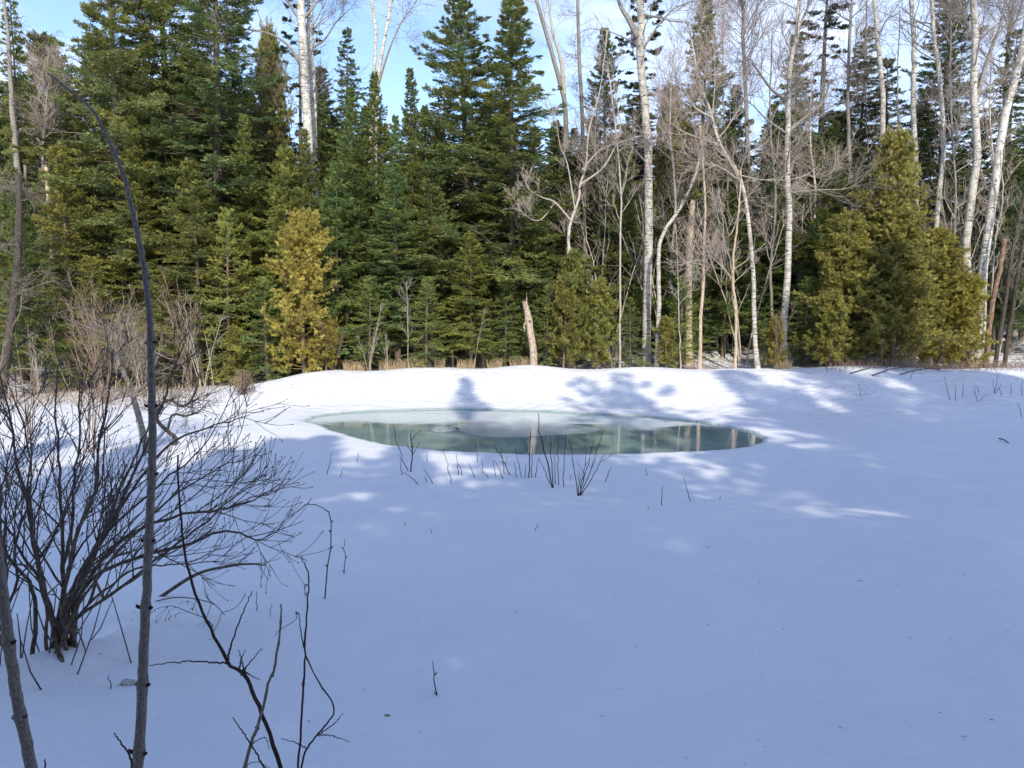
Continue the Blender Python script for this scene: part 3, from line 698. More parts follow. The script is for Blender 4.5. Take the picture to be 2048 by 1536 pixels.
# ------------------------------------------------------------------ leafless trees, each traced from its own trunk
def bare_tree(name, label, pts, D, rb_, rt, mat, crown_mat, foot=None, n1=14, l1=1.8, ang1=48, s0=.35, up=.5, n2=6, n3=5, seed=1, extra_top=0.0, wob=.12, cat='tree', limbs=(), dead=False, group=None, rough=0.0):
    rg = np.random.default_rng(seed)
    W = [at(px, py, D + (dz[0] if dz else 0)) for (px, py, *dz) in pts]        # foot first
    W[0] = np.array(W[0]);
    g = gz(W[0][0], W[0][1])
    if W[0][2] > g - .05: W = [np.array([W[0][0], W[0][1], g - .15])] + (W if W[0][2] > g + .25 else W[1:])
    if extra_top: d = norm(W[-1] - W[-2]); W.append(W[-1] + d * extra_top * .5 + np.array([.05, 0, 0])); W.append(W[-1] + norm(d + np.array([-.05, 0, .1])) * extra_top * .5)
    P = catmull(W, 30); R = np.linspace(rb_, rt, 30); R[0] *= 1.35; R[1] *= 1.12
    R = .84 * R * (1 + rough * rg.normal(size=30))
    P += rg.normal(scale=.008, size=P.shape)
    root = empty(name, tuple(P[0] + np.array([0, 0, .15])))
    A = Acc(); tubes(A, P, R, 9, c=None)
    tag(root, label, cat, group); A.build('trunk', mat, root)
    C = Acc(); Ps = [P[None]]; Rs = [R[None]]
    for lb in limbs:                                                  # traced limbs: pixel polyline, depth offset, start radius
        q = catmull([at(px, py, D + lb[1] * i / (len(lb[0]) - 1)) for i, (px, py) in enumerate(lb[0])], 30); r = np.linspace(lb[2], lb[2] * .3, 30)
        tubes(C, q, r, 6, c=np.array([1.0, 1.0, 1.0])); Ps.append(q[None]); Rs.append(r[None])
    if n1:
        c1, r1 = sprout(Ps[0], Rs[0], n1, s0, .99, lambda s: l1 * (1.25 - .7 * s), ang1, up, wob, 9, rg=rg)
        if limbs:
            ca, ra = sprout(np.concatenate(Ps[1:]), np.concatenate(Rs[1:]), 6, .2, 1, l1 * .55, 42, up, wob, 9, rg=rg); c1 = np.concatenate([c1, ca]); r1 = np.concatenate([r1, ra])
        tubes(C, c1, r1, 5)
        if n2:
            c2, r2 = sprout(c1, r1, n2, .2, 1, l1 * .42, 42, up * .8, wob * 1.2, 6, rg=rg, rmin=.0048); tubes(C, c2, r2, 4, cap=False)
            if n3:
                c3, r3 = sprout(c2, r2, n3, .15, 1, l1 * .2, 40, up * .6, wob * 1.3, 4, rg=rg, rmin=.0042); tubes(C, c3, r3, 3, cap=False, c=np.array([.9, .82, .8]))
    if C.n: C.build('crown', crown_mat, root)
    return root

bare_tree('birch_tree', 'thick white birch trunk, the left one of the pair rising above the firs at left', [(628,735),(622,420),(618,300),(612,200),(608,120),(603,40),(598,-60)], 25.6, .20, .13, M['birch'], M['grey'],
          n1=16, l1=2.4, s0=.45, seed=2, extra_top=2, limbs=[([(600,128),(580,95),(555,75),(520,62),(480,58)], -.5, .06), ([(603,42),(585,20),(570,-10),(560,-40)], .4, .05), ([(612,225),(595,212),(575,205)], .3, .025), ([(610,222),(628,205),(637,188)], -.3, .022), ([(604,40),(630,10),(650,-30)], .3, .05)])
bare_tree('birch_tree', 'thinner white birch trunk, the right one of the pair rising above the firs at left', [(640,735),(634,400),(630,300),(627,200),(619,60),(622,-60)], 27.6, .15, .10, M['birch'], M['grey'],
          n1=14, l1=2.0, s0=.5, seed=3, extra_top=2, limbs=[([(627,95),(650,78),(672,45),(695,22)], .5, .045)])
bare_tree('birch_tree', 'thin white birch with reddish twigs, left of the forked birch behind the firs', [(735,735),(738,400),(745,190),(752,70),(740,-20)], 32, .11, .05, M['birch'], M['redtwig'], n1=26, l1=2.0, s0=.6, seed=4, n2=8, n3=7, extra_top=2, ang1=32, up=.3)
bare_tree('birch_tree', 'forked white birch with haze of reddish twigs behind the firs', [(748,735),(750,400),(754,180),(765,100),(778,30),(790,-60)], 31, .12, .05, M['birch'], M['redtwig'], n1=30, l1=2.2, s0=.6, seed=5, n2=8, n3=7, extra_top=1.5, ang1=32, up=.3,
          limbs=[([(757,170),(775,110),(800,50),(835,0)], .5, .05)])
bare_tree('bare_tree', 'grey leafless tree with two rising limbs right of the central firs', [(1130,735),(1128,450),(1132,300),(1128,200),(1105,110),(1085,40),(1060,-40)], 29, .14, .05, M['grey'], M['twig'], n1=14, l1=2.0, s0=.6, seed=6, extra_top=1,
          limbs=[([(1128,190),(1122,120),(1105,60),(1095,-20)], .5, .09)])
bare_tree('larch_tree', 'straight thin leafless larch with short side twigs right of the central firs', [(1168,735),(1166,500),(1165,250),(1158,100),(1155,-60)], 29.5, .11, .05, M['grey'], M['redtwig'], n1=80, l1=.9, ang1=80, s0=.35, up=.1, n2=5, n3=3, seed=7, extra_top=1)
bare_tree('bare_tree', 'pale crooked tree forking low with long curved branches right of the stump', [(1136,735),(1138,600),(1137,480),(1142,440)], 22.6, .07, .05, M['aspen'], M['twig'], n1=3, l1=.8, s0=.6, seed=8, up=.8,
          limbs=[([(1142,442),(1158,395),(1160,370),(1172,330),(1178,260),(1200,180),(1215,60)], .6, .045), ([(1141,440),(1110,405),(1085,395),(1060,380),(1045,345)], -.6, .03), ([(1150,420),(1135,330),(1120,290),(1110,220)], -.4, .022),
                 ([(1165,340),(1200,300),(1240,285),(1280,272)], -.5, .028), ([(1160,370),(1210,330),(1240,260),(1232,200),(1225,150)], -.8, .028), ([(1110,405),(1080,440),(1050,430),(1030,400)], -.5, .018)])
bare_tree('birch_tree', 'tall mottled white birch right of centre with heavy dark limb at the top', [(1293,735),(1293,640),(1297,500),(1297,340),(1290,210),(1280,110),(1283,40),(1272,-60)], 23.4, .17, .11, M['aspen'], M['grey'], n1=14, l1=2.0, s0=.45, seed=9, extra_top=3,
          limbs=[([(1276,75),(1258,40),(1240,10),(1228,-30)], .4, .10), ([(1297,330),(1250,285),(1205,300),(1185,290)], -.7, .028), ([(1284,30),(1320,35),(1345,42),(1380,45)], -.4, .04), ([(1285,100),(1310,60),(1345,20),(1390,0)], .4, .045)])
bare_tree('bare_tree', 'white trunk that turns dark and bends right beside the tall mottled birch', [(1314,735),(1314,700),(1318,600),(1317,520),(1325,470),(1358,420),(1392,345),(1400,300)], 22.4, .09, .045, M['aspen'], M['dark'], n1=9, l1=1.6, s0=.6, seed=10)
bare_tree('dead_tree', 'thick pinkish dead trunk snapped off above the firs right of centre', [(1378,735),(1377,580),(1380,480),(1386,400)], 24.0, .14, .11, M['snag'], M['deadwood'], n1=7, l1=.8, s0=.3, seed=11, n3=0, rough=.03)
bare_tree('dead_pole', 'thin peeled pinkish pole between the white trunks and the darker pole', [(1400,735),(1401,640),(1407,560),(1408,480),(1410,400),(1400,250)], 22.2, .068, .03, M['snag'], M['twig'], n1=10, l1=1.4, s0=.4, seed=12, up=.9)
bare_tree('dead_pole', 'thin peeled yellowish pole with crooked side branches right of the pinkish pole', [(1470,735),(1472,640),(1466,560),(1468,500),(1478,420),(1482,340)], 22.0, .055, .025, M['snag'], M['twig'], n1=8, l1=1.3, s0=.35, seed=13, up=.6,
          limbs=[([(1466,560),(1450,540),(1425,515),(1415,505)], -.3, .018), ([(1410,520),(1385,522),(1335,537)], -.3, .016), ([(1480,420),(1460,470),(1448,430)], -.2, .016)])
bare_tree('bare_tree', 'crooked pale tree leaning left over the pond bank with spreading twigs', [(1516,735),(1508,650),(1507,560),(1497,440),(1478,350),(1440,290),(1420,220),(1400,170),(1388,110),(1380,60)], 22.1, .085, .03, M['aspen'], M['twig'], n1=22, l1=1.7, s0=.4, seed=14, up=.9, n2=8, n3=6, wob=.16,
          limbs=[([(1423,235),(1390,215),(1365,175),(1345,160)], -.5, .03), ([(1440,290),(1370,265),(1335,240)], -.6, .022), ([(1478,350),(1530,360),(1600,355),(1640,330)], .5, .02), ([(1480,360),(1430,330),(1380,325)], -.5, .02), ([(1425,230),(1430,150),(1426,60)], .3, .02)])
bare_tree('birch_tree', 'grey white birch with two raised forks just left of the big cedar', [(1567,735),(1567,650),(1575,540),(1578,430),(1574,330),(1577,200),(1580,130),(1595,60),(1600,-40)], 22.8, .135, .06, M['aspen'], M['grey'], n1=20, l1=2.0, s0=.35, seed=15, up=.7, n2=8, n3=6,
          limbs=[([(1574,200),(1545,180),(1515,140),(1500,115)], -.5, .055), ([(1580,260),(1610,235),(1645,205),(1660,160)], .5, .06), ([(1570,265),(1535,240),(1505,210),(1480,190)], -.5, .03), ([(1580,385),(1630,380),(1700,375),(1740,340)], -.6, .025), ([(1597,55),(1615,15),(1620,-30)], .3, .05)])
bare_tree('birch_tree', 'thin whitish birch stem rising behind the top of the big cedar, left of its twin', [(1760,735),(1762,500),(1766,250),(1762,150),(1752,40),(1745,-60)], 26.5, .12, .06, M['aspen'], M['grey'], n1=20, l1=1.8, s0=.5, seed=16, extra_top=1, up=.6)
bare_tree('birch_tree', 'thin whitish birch stem rising behind the top of the big cedar, right of its twin', [(1835,735),(1833,400),(1826,200),(1828,100),(1818,-60)], 27.5, .12, .07, M['birch'], M['grey'], n1=20, l1=2.0, s0=.5, seed=17, extra_top=1, up=.6)
bare_tree('birch_tree', 'pale slender birch with a kink left of the dark spruce at the right', [(1862,735),(1868,500),(1886,300),(1880,160),(1868,70),(1862,-60)], 27.0, .11, .06, M['birch'], M['grey'], n1=20, l1=2.0, s0=.45, seed=18, extra_top=1, up=.6)
bare_tree('birch_tree', 'upright grey birch between the dark spruce and the leaning white birch', [(1944,720),(1938,600),(1932,500),(1945,380),(1955,300),(1948,200),(1950,80),(1942,-60)], 23.9, .17, .09, M['aspen'], M['grey'], n1=20, l1=2.2, s0=.45, seed=19, extra_top=1, up=.6, n2=8,
          limbs=[([(1950,210),(1975,120),(2000,50),(2015,-20)], .4, .07), ([(1950,90),(1930,40),(1915,-10)], .4, .06)])
bare_tree('birch_tree', 'white birch leaning to the right at the right edge of the photo', [(1960,715),(1965,560),(1975,470),(1988,380),(2000,290),(2018,200),(2040,120),(2055,40),(2065,-60)], 23.8, .17, .10, M['birch'], M['grey'], n1=16, l1=2.0, s0=.45, seed=20, extra_top=1, up=.6)
bare_tree('dead_tree', 'broken orange brown rotten trunk near the right edge', [(1973,712),(1978,660),(1986,600),(2000,540),(2010,478)], 23.0, .10, .075, M['redsnag'], M['twig'], n1=6, l1=.5, s0=.3, seed=21, n2=0, rough=.06)
bare_tree('bare_tree', 'dark leaning trunk, the left one of two beside the broken orange trunk', [(1992,715),(2008,620),(2022,520),(2038,440),(2060,330)], 23.2, .085, .05, M['dark'], M['grey'], n1=8, l1=1.2, s0=.4, seed=22)
bare_tree('bare_tree', 'dark leaning trunk, the right one of two beside the broken orange trunk', [(2010,715),(2022,640),(2034,560),(2048,480),(2070,400)], 23.4, .085, .05, M['dark'], M['grey'], n1=8, l1=1.2, s0=.4, seed=23)
bare_tree('bare_tree', 'thin pale stem winding up left of the broken orange trunk', [(1978,712),(1985,560),(1992,470),(2005,400),(2000,300)], 23.4, .03, .02, M['twig'], M['twig'], n1=8, l1=1.0, s0=.4, seed=24)
bare_tree('bare_tree', 'thin straight grey pole left of the tall mottled birch', [(1240,735),(1240,600),(1241,480),(1240,350),(1222,180),(1215,140)], 22.6, .04, .02, M['twig'], M['twig'], n1=12, l1=1.3, s0=.4, seed=25, up=.7)
bare_tree('bare_tree', 'slim greenish sapling between the white trunks and the pinkish pole', [(1362,735),(1358,640),(1356,560),(1352,450)], 22.0, .022, .01, M['twig'], M['twig'], n1=10, l1=.6, s0=.25, seed=26, n3=0)
bare_tree('conifer_trunk', 'straight pale brown trunk seen behind the young cedars', [(1172,735),(1170,560),(1168,420),(1170,330)], 25.5, .09, .06, M['bark'], M['deadwood'], n1=16, l1=.9, ang1=80, s0=.15, seed=27, up=0)
bare_tree('conifer_trunk', 'straight brown trunk between the young cedars and the thin grey pole', [(1203,735),(1200,560),(1200,430),(1202,350)], 25.8, .07, .05, M['bark'], M['deadwood'], n1=16, l1=.9, ang1=80, s0=.15, seed=28, up=0)
bare_tree('conifer_trunk', 'pale patchy trunk standing just above and left of the broken stump', [(1028,735),(1030,620),(1040,500),(1036,400),(1034,290)], 24.1, .09, .06, M['grey'], M['deadwood'], n1=14, l1=.9, ang1=80, s0=.2, seed=29, up=0)
for i, (px, D, sd_, lab) in enumerate([(1450, 27, 51, 'fine twigged tree between the spruce spire and the forked birch'), (1545, 25.5, 52, 'fine twigged tree immediately left of the forked birch'), (1625, 26.5, 53, 'fine twigged tree immediately right of the forked birch'),
        (1735, 29, 54, 'fine twigged tree left of the twin whitish stems'), (1800, 28.5, 55, 'fine twigged tree between the twin whitish stems'), (1905, 26.5, 56, 'fine twigged tree left of the upright grey birch'), (1985, 26.5, 57, 'fine twigged tree between the upright and the leaning birch'),
        (1195, 26.5, 58, 'fine twigged tree just left of the straight thin grey pole'), (1345, 26, 59, 'fine twigged tree between the tall mottled birch and the crooked pale tree')]):
    tp_ = [-60, 60, 140, -40, 20, -60, 60, 200, 120][i]
    bare_tree('bare_tree', lab, [(px + 8, 735), (px - 4, 560), (px + 6, 400), (px - 5, (400 + tp_) / 2), (px, tp_)], D, .06 + .01 * (i % 3), .02, M['grey'] if i % 2 else M['aspen'], M['twig'], n1=26, l1=1.9, s0=.3, seed=sd_, n2=7, n3=5, up=.8, wob=.15, ang1=52)
# left side
bare_tree('conifer_trunk', 'thick dark mossy trunk at the left edge of the photo', [(5,775),(18,680),(28,600),(36,500),(38,420),(36,350)], 20.0, .16, .08, M['dark'], M['deadwood'], n1=26, l1=1.4, ang1=85, s0=.2, seed=30, up=-.1)
bare_tree('conifer_trunk', 'pale grey broad trunk partly behind the mossy one', [(42,700),(44,620),(42,560),(40,400),(30,280),(22,180)], 24.6, .20, .045, M['grey'], M['deadwood'], n1=26, l1=1.4, ang1=85, s0=.2, seed=31, up=-.1, extra_top=3)
bare_tree('conifer_trunk', 'slim orange lit trunk among the left firs', [(112,690),(110,600),(105,500),(98,400),(92,330)], 24.2, .11, .08, M['snag'], M['deadwood'], n1=22, l1=1.2, ang1=85, s0=.2, seed=32, up=-.1)
bare_tree('conifer_trunk', 'slim grey trunk left of the orange lit one', [(66,700),(60,560),(54,450),(50,330)], 24.8, .07, .05, M['grey'], M['deadwood'], n1=22, l1=1.1, ang1=85, s0=.2, seed=33, up=-.1)
bare_tree('bare_tree', 'pale leafless tree with dense light twigs against the sky at upper left', [(95,735),(92,500),(86,330),(92,220),(100,140)], 28.5, .09, .03, M['grey'], M['twig'], n1=28, l1=1.7, s0=.5, seed=34, n2=9, n3=7, up=.5)
bare_tree('bare_tree', 'fine branched leafless tree behind the right skyline spruces', [(1500,735),(1498,400),(1492,200),(1486,80)], 30, .12, .04, M['grey'], M['grey'], n1=30, l1=2.4, s0=.45, seed=35, n2=9, n3=7, up=.8, extra_top=2)
bare_tree('bare_tree', 'fine branched leafless tree at the upper right corner', [(2030,735),(2020,400),(2010,200),(2020,60)], 28, .12, .04, M['grey'], M['grey'], n1=30, l1=2.2, s0=.4, seed=36, n2=9, n3=7, up=.8, extra_top=2)
bare_tree('bare_tree', 'fine branched leafless tree between the forked birch and the tall sparse pine', [(1700,735),(1702,400),(1696,240),(1700,60)], 28, .10, .04, M['grey'], M['grey'], n1=30, l1=2.2, s0=.35, seed=37, n2=8, n3=6, up=.7, extra_top=2)

# ------------------------------------------------------------------ broken stump
def stump():
    W = [at(px, py, 22.0) for px, py in [(1067,745),(1066,700),(1060,660),(1056,630),(1050,605)]]
    g = gz(W[0][0], 22.0); W[0][2] = g - .2
    P = catmull(W, 40); R = np.interp(np.linspace(0, 1, 40), [0, .3, .55, .66, .72, 1], [.118, .105, .10, .115, .095, .07])
    root = empty('broken_stump', tuple(P[0] + np.array([0, 0, .2]))); tag(root, 'tall broken dead stump with jagged top, bark gone, on the pond bank', 'stump')
    k = 18; an = np.arange(k) * 2 * math.pi / k; V = []
    for i in range(40):
        rr = R[i] * (1 + .07 * np.sin(an * 3 + i * .12) + .05 * np.sin(an * 7 + i * .3)) 
        V.append(P[i] + np.stack([np.cos(an) * rr, np.sin(an) * rr, np.zeros(k)], 1))
    V = np.array(V); jag = .30 * np.clip(np.cos(an - .2), 0, 1)**3 + .05 * np.sin(an * 5) + .03 * np.sin(an * 9 + 1)
    top = V[-1].copy(); top[:, 2] += jag; top[:, :2] = P[-1][:2] + (top[:, :2] - P[-1][:2]) * .78
    inn = P[-1] + (top - P[-1]) * .6; inn[:, 2] = P[-1][2] - .1
    V = np.concatenate([V, top[None], inn[None], np.repeat((P[-2])[None, None], k, 1)], 0); n = len(V)
    idx = np.arange(n * k).reshape(n, k); nx_ = np.roll(idx, -1, 1); Q = np.stack([idx[:-1], nx_[:-1], nx_[1:], idx[1:]], -1).reshape(-1, 4)
    A = Acc(); A.add(V.reshape(-1, 3), Q=Q); A.build('trunk', M['stumpwood'], root)
    B = Acc(); q = P[24]; tubes(B, np.array([q + [-.10, -.05, .02], q + [-.15, -.07, -.1], q + [-.12, -.08, -.28]]), np.array([.02, .03, .008]), 5); B.build('bark_flap', M['snag'], root)
    C = Acc(); q = P[25]; tubes(C, np.array([q + [0.02, -.10, 0], q + [.02, -.135, .01]]), np.array([.03, .022]), 8); tubes(C, np.array([q + [-.07, -.09, -.15], q + [-.16, -.11, -.11]]), np.array([.014, .008]), 5); C.build('knot', M['dark'], root)
stump()

# ------------------------------------------------------------------ understorey: thin leafless saplings, copied from a few built ones
def make_sapling(seed, H, mat, n1=9, lean=.12, l1=.55, stems=1, r=.014, name='bare_sapling', ang=34, n2=4):
    rg = np.random.default_rng(seed); root = empty(name); A = Acc(); B = Acc()
    for s in range(stems):
        a = rg.uniform(0, 6.28); ln = lean * rg.uniform(.3, 1.6); hh = H * rg.uniform(.7, 1.05)
        z = np.linspace(-.1, hh, 9); off = (np.clip(z, 0, 9) / hh)**1.3 * ln * hh
        P = np.stack([np.cos(a) * off + rg.normal(0, .012, 9) + .05 * math.cos(a) * (stems > 1), np.sin(a) * off + rg.normal(0, .012, 9) + .05 * math.sin(a) * (stems > 1), z], 1)[None]
        R = np.linspace(r, r * .3, 9)[None]; tubes(A, P, R, 5)
        c1, r1 = sprout(P, R, n1, .3, .97, lambda s: l1 * (1.3 - s), ang, .5, .10, 6, rg=rg, rmin=.0038); tubes(B, c1, r1, 4, cap=False)
        if n2: c2, r2 = sprout(c1, r1, n2, .2, 1, l1 * .4, 35, .3, .13, 4, rg=rg, rmin=.003); tubes(B, c2, r2, 3, cap=False)
    A.build('stem', mat, root); B.build('twigs', mat, root); return root
proto('sapA', (lambda r: (r.__setitem__('_H', 1), r)[1])(make_sapling(1, 3.0, M['twig'])), 3.0)
proto('sapB', (lambda r: (r.__setitem__('_H', 1), r)[1])(make_sapling(2, 3.0, M['twig'], n1=14, lean=.2, l1=.8)), 3.0)
proto('sapC', (lambda r: (r.__setitem__('_H', 1), r)[1])(make_sapling(3, 2.6, M['twig'], n1=8, stems=4, lean=.25, name='bare_shrub')), 2.6)
proto('sapR', (lambda r: (r.__setitem__('_H', 1), r)[1])(make_sapling(4, 2.4, M['redtwig'], n1=10, stems=6, lean=.28, r=.010, name='bare_shrub')), 2.4)
rs = np.random.default_rng(5)
def sap(key, px, basey_or_D, top, label, group=None, fat=1.0):
    D = basey_or_D; p = at(px, top, D); g = gz(p[0], D); put(key, p[0], D, max(p[2] - g, .3), label, group=group, fat=fat, cat='sapling' if key in ('sapA', 'sapB') else 'shrub')
sap('sapA', 420, 21.6, 590, 'pale thin sapling, leftmost of three beside the low olive bush left of the yellow cedar')
sap('sapB', 815, 21.9, 560, 'pale sapling with a small forked top in front of the firs left of centre')
sap('sapA', 738, 21.9, 570, 'thin straight pale sapling right of the yellow cedar')
sap('sapA', 948, 22.0, 585, 'pale sapling with a y shaped top left of the broken stump')
sap('sapB', 375, 21.8, 590, 'pale forked sapling just right of the grey foreground stem')
sap('sapC', 1448, 26.4, 470, 'tangle of pale stems behind the pale poles', fat=1.3)
sap('sapR', 1560, 22.0, 600, 'reddish shrub at the foot of the forked birch', fat=.8)
sap('sapC', 735, 21.7, 660, 'pale many stemmed shrub with dry grass around it right of the yellow cedar', fat=1.0)
for i in range(24):
    px = rs.uniform(-40, 430); D = rs.uniform(17.5, 23.5) if px < 300 else rs.uniform(20.8, 23.5)
    sap(['sapA', 'sapB', 'sapA', 'sapR', 'sapC'][int(rs.integers(5))], px, D, rs.uniform(560, 690), 'thin leafless stems in the dry thicket at the left forest edge', 'thicket at the left forest edge')
for i in range(26):
    px = rs.uniform(640, 1300) if i < 17 else rs.uniform(1500, 2040); D = rs.uniform(21.8, 24)
    sap(['sapA', 'sapC', 'sapR', 'sapC'][int(rs.integers(4))], px, D, rs.uniform(620, 705), 'small leafless shrub at the foot of the forest edge', 'small shrubs along the forest edge')
for i in range(34):
    px = rs.uniform(1180, 2060); D = rs.uniform(24.5, 29)
    sap(['sapB', 'sapC', 'sapB'][int(rs.integers(3))], px, D, rs.uniform(330, 540), 'spindly leafless undergrowth standing among the trees right of centre', 'undergrowth among the right hand trees', fat=1.0)

# dry grass along the top of the bank
def grass(name, label, areas, n, h, mat, seed, kind='stuff', lean=.5):
    rg = np.random.default_rng(seed); A = Acc()
    for (px0, px1, D0, D1, w_) in areas:
        k = int(n * w_); px = rg.uniform(px0, px1, k); D = rg.uniform(D0, D1, k); x = (px - 1024) / F * D * 1.008
        z = terrain(x, D); hh = h * rg.uniform(.4, 1.2, k); a = rg.uniform(0, 6.28, k); ln = rg.uniform(.05, lean, k) * hh
        o = np.stack([x, D, z - .02], 1); dx = np.stack([np.cos(a), np.sin(a), 0 * a], 1)
        P = np.stack([o, o + dx * (ln * .25)[:, None] + np.array([0, 0, 1.]) * (hh * .5)[:, None], o + dx * (ln * .65)[:, None] + np.array([0, 0, 1.]) * (hh * .85)[:, None], o + dx * (ln * 1.25)[:, None] + np.array([0, 0, 1.]) * (hh * .92)[:, None]], 1)
        tubes(A, P, np.broadcast_to(np.array([.005, .0045, .0035, .0015]), (k, 4)), 3, cap=False, c=rg.uniform(.7, 1.15, (k, 1)) * np.ones(3))
    o = A.build(name, mat); tag(o, label, 'grass', kind=kind); return o
grass('dry_grass', 'tan dry grass and weeds along the top of the snow bank', [(760, 850, 21.9, 22.6, .22), (870, 890, 21.9, 22.4, .05), (915, 950, 21.9, 22.5, .10), (975, 1005, 22, 22.5, .07), (690, 730, 21.8, 22.4, .12), (1020, 1060, 22.1, 22.6, .08), (1545, 1580, 21.8, 22.4, .15), (-60, 420, 18.5, 21.5, .3)], 1500, .30, M['straw'], 3)
grass('twig_litter', 'reddish brown low stems and twig litter poking through the snow at the forest edge', [(1650, 2080, 20.8, 23.2, 1.1), (-80, 450, 18.0, 23.0, .7), (450, 1650, 22.6, 25.5, .6)], 900, .26, M['redtwig'], 4, lean=1.6)

# dried weed clump on the left bank
g = ground(487, 788); root = empty('dried_weed_clump', tuple(g)); tag(root, 'tan drooping clump of dried weed on the sunny snow at left', 'plant')
rg = np.random.default_rng(9); A = Acc(); k = 90; a = rg.uniform(0, 6.28, k); R0 = rg.uniform(.08, .42, k); hh = rg.uniform(.35, .65, k)
o = np.array(g) + np.stack([rg.normal(0, .05, k), rg.normal(0, .05, k), 0 * a - .03], 1); dx = np.stack([np.cos(a), np.sin(a), 0 * a], 1); uz = np.array([0, 0, 1.])
P = np.stack([o, o + dx * (.12 * R0)[:, None] + uz * (hh * .6)[:, None], o + dx * (.35 * R0)[:, None] + uz * hh[:, None], o + dx * (.8 * R0)[:, None] + uz * (hh * .75)[:, None], o + dx * R0[:, None] + uz * (hh * .2)[:, None]], 1)
tubes(A, P, np.broadcast_to(np.array([.007, .006, .005, .004, .003]), (k, 5)), 3, cap=False); A.build('drooping_stems', M['redtwig'], root)
A = Acc(); c1, r1 = sprout(P, np.full((k, 5), .004), 4, .3, .9, .16, 50, -.6, .15, 4, rg=rg, rmin=.003); tubes(A, c1, r1, 3, cap=False); A.build('seed_heads', M['straw'], root)

# ------------------------------------------------------------------ twigs poking out of the snow
TW = 'bare twigs poking out of the snow'
def twig(pts, r, label, group=None, forks=0, mat='shoot', seed=0, nodes=0):
    rg = np.random.default_rng(seed + 100); b_ = ground(*pts[0]); D = b_[1]
    if D > 8: r *= 1.35
    W = [b_ - np.array([0, 0, .06])] + [at(px, py, D) for px, py in pts[1:]]
    P = catmull(W, 10); L_ = np.linalg.norm(P[-1] - P[0]); P[2:-1] += rg.normal(scale=.006 * L_ + .002, size=P[2:-1].shape)
    R = np.linspace(r, r * .45, 10)
    A = Acc(); tubes(A, P, R, 6)
    if forks:
        c1, r1 = sprout(P[None], R[None], forks, .3, .9, L_ * .3, 34, .2, .06, 5, rg=rg, rmin=r * .45); tubes(A, c1, r1, 5)
    for i in range(nodes):
        q = P[int(2 + i * 6 / max(nodes, 1))]; s_ = .012 if i % 2 else -.012
        tubes(A, np.array([q, q + [s_ * .6, 0, .004], q + [s_, 0, .012]]), np.array([r * 1.1, r * .9, r * .3]), 5)
    o = A.build('bare_twig', M[mat], origin=tuple(b_)); tag(o, label, 'twig', group); return o
z8 = lambda X, Y: (560 + X / 2.048, 780 + Y / 2.048)
front = [(190,345,212,257),(243,355,261,316),(312,298,322,254),(502,350,490,265),(585,390,505,338),(602,295,600,245),(633,385,587,320),(606,378,592,355),(703,386,668,240),(733,348,720,258),(748,350,732,300),
 (803,358,770,293),(811,296,805,250),(832,340,828,284),(858,362,832,335),(884,353,872,285),(920,365,880,290),(920,345,905,240),(970,358,958,293),(993,358,962,232),(1005,362,1008,300),
 (1030,360,1035,230),(1045,358,1060,275),(1130,385,1125,265),(1143,390,1138,200),(1162,398,1172,180),(1185,368,1195,350),(1330,375,1357,318)]
for i, (a, b, c, d) in enumerate(front):
    twig([z8(a, b), z8((a + c) / 2 + random.uniform(-2, 2), (b + d) / 2), z8(c, d)], .0048, 'short thin dark twig standing in the snow along the near side of the pond', TW + ' along the near side of the pond', seed=i)
twig([z8(534,335), z8(540,250), z8(534,175)], .009, 'thickest dark twig left of the pond centre, with small side shoots', forks=4, seed=50)
twig([z8(530,330), z8(495,260), z8(470,180), z8(465,135)], .005, 'long thin twig arching left beside the thickest dark twig', seed=51, nodes=3)
twig([z8(950,350), z8(910,280), z8(872,222)], .006, 'crooked branched twig left of the twig cluster in front of the pond', forks=3, seed=52)
twig([z8(1018,360), z8(1022,260), z8(1027,158)], .007, 'tall upright twig at the left of the dense cluster before the pond', forks=2, seed=53)
twig([z8(1118,400), z8(1085,250), z8(1062,170), z8(1058,95)], .0075, 'tallest dark twig reaching up across the pale ice of the pond', seed=54, nodes=3)
twig([z8(1120,400), z8(1112,290), z8(1107,185)], .006, 'straight twig right beside the tallest twig before the pond', seed=55)
twig([z8(1112,385), z8(1085,330), z8(1060,280)], .005, 'short slanting twig left beside the tallest twig before the pond', seed=56)
def clump(base, tips, r, label, seed=0, name='twig_clump', mat='shoot', fk=2):
    b_ = ground(*base); D = b_[1]; rg = np.random.default_rng(seed); A = Acc()
    for i, tp in enumerate(tips):
        mid = ((base[0] * .5 + tp[0] * .5) + (tp[0] - base[0]) * .08, base[1] * .5 + tp[1] * .5 + 1)
        dy = rg.uniform(-.25, .25); P = catmull([b_ - [0, 0, .05], at(mid[0], mid[1], D + dy * .5), at(tp[0], tp[1], D + dy)], 12)
        P[2:-1] += rg.normal(scale=.006, size=P[2:-1].shape); R = np.linspace(r, r * .4, 12); tubes(A, P, R, 6)
        if fk: c1, r1 = sprout(P[None], R[None], fk, .4, .9, np.linalg.norm(P[-1] - P[0]) * .25, 30, .2, .06, 5, rg=rg, rmin=r * .4); tubes(A, c1, r1, 4)
    o = A.build(name, M[mat], origin=tuple(b_)); tag(o, label, 'twigs'); return o
clump(z8(1222,433), [z8(1192,212), z8(1325,160), z8(1330,262), z8(1258,240), z8(1285,200), z8(1225,330)], .0065, 'fan of dark twigs from one root, rightmost large clump before the pond', 1)
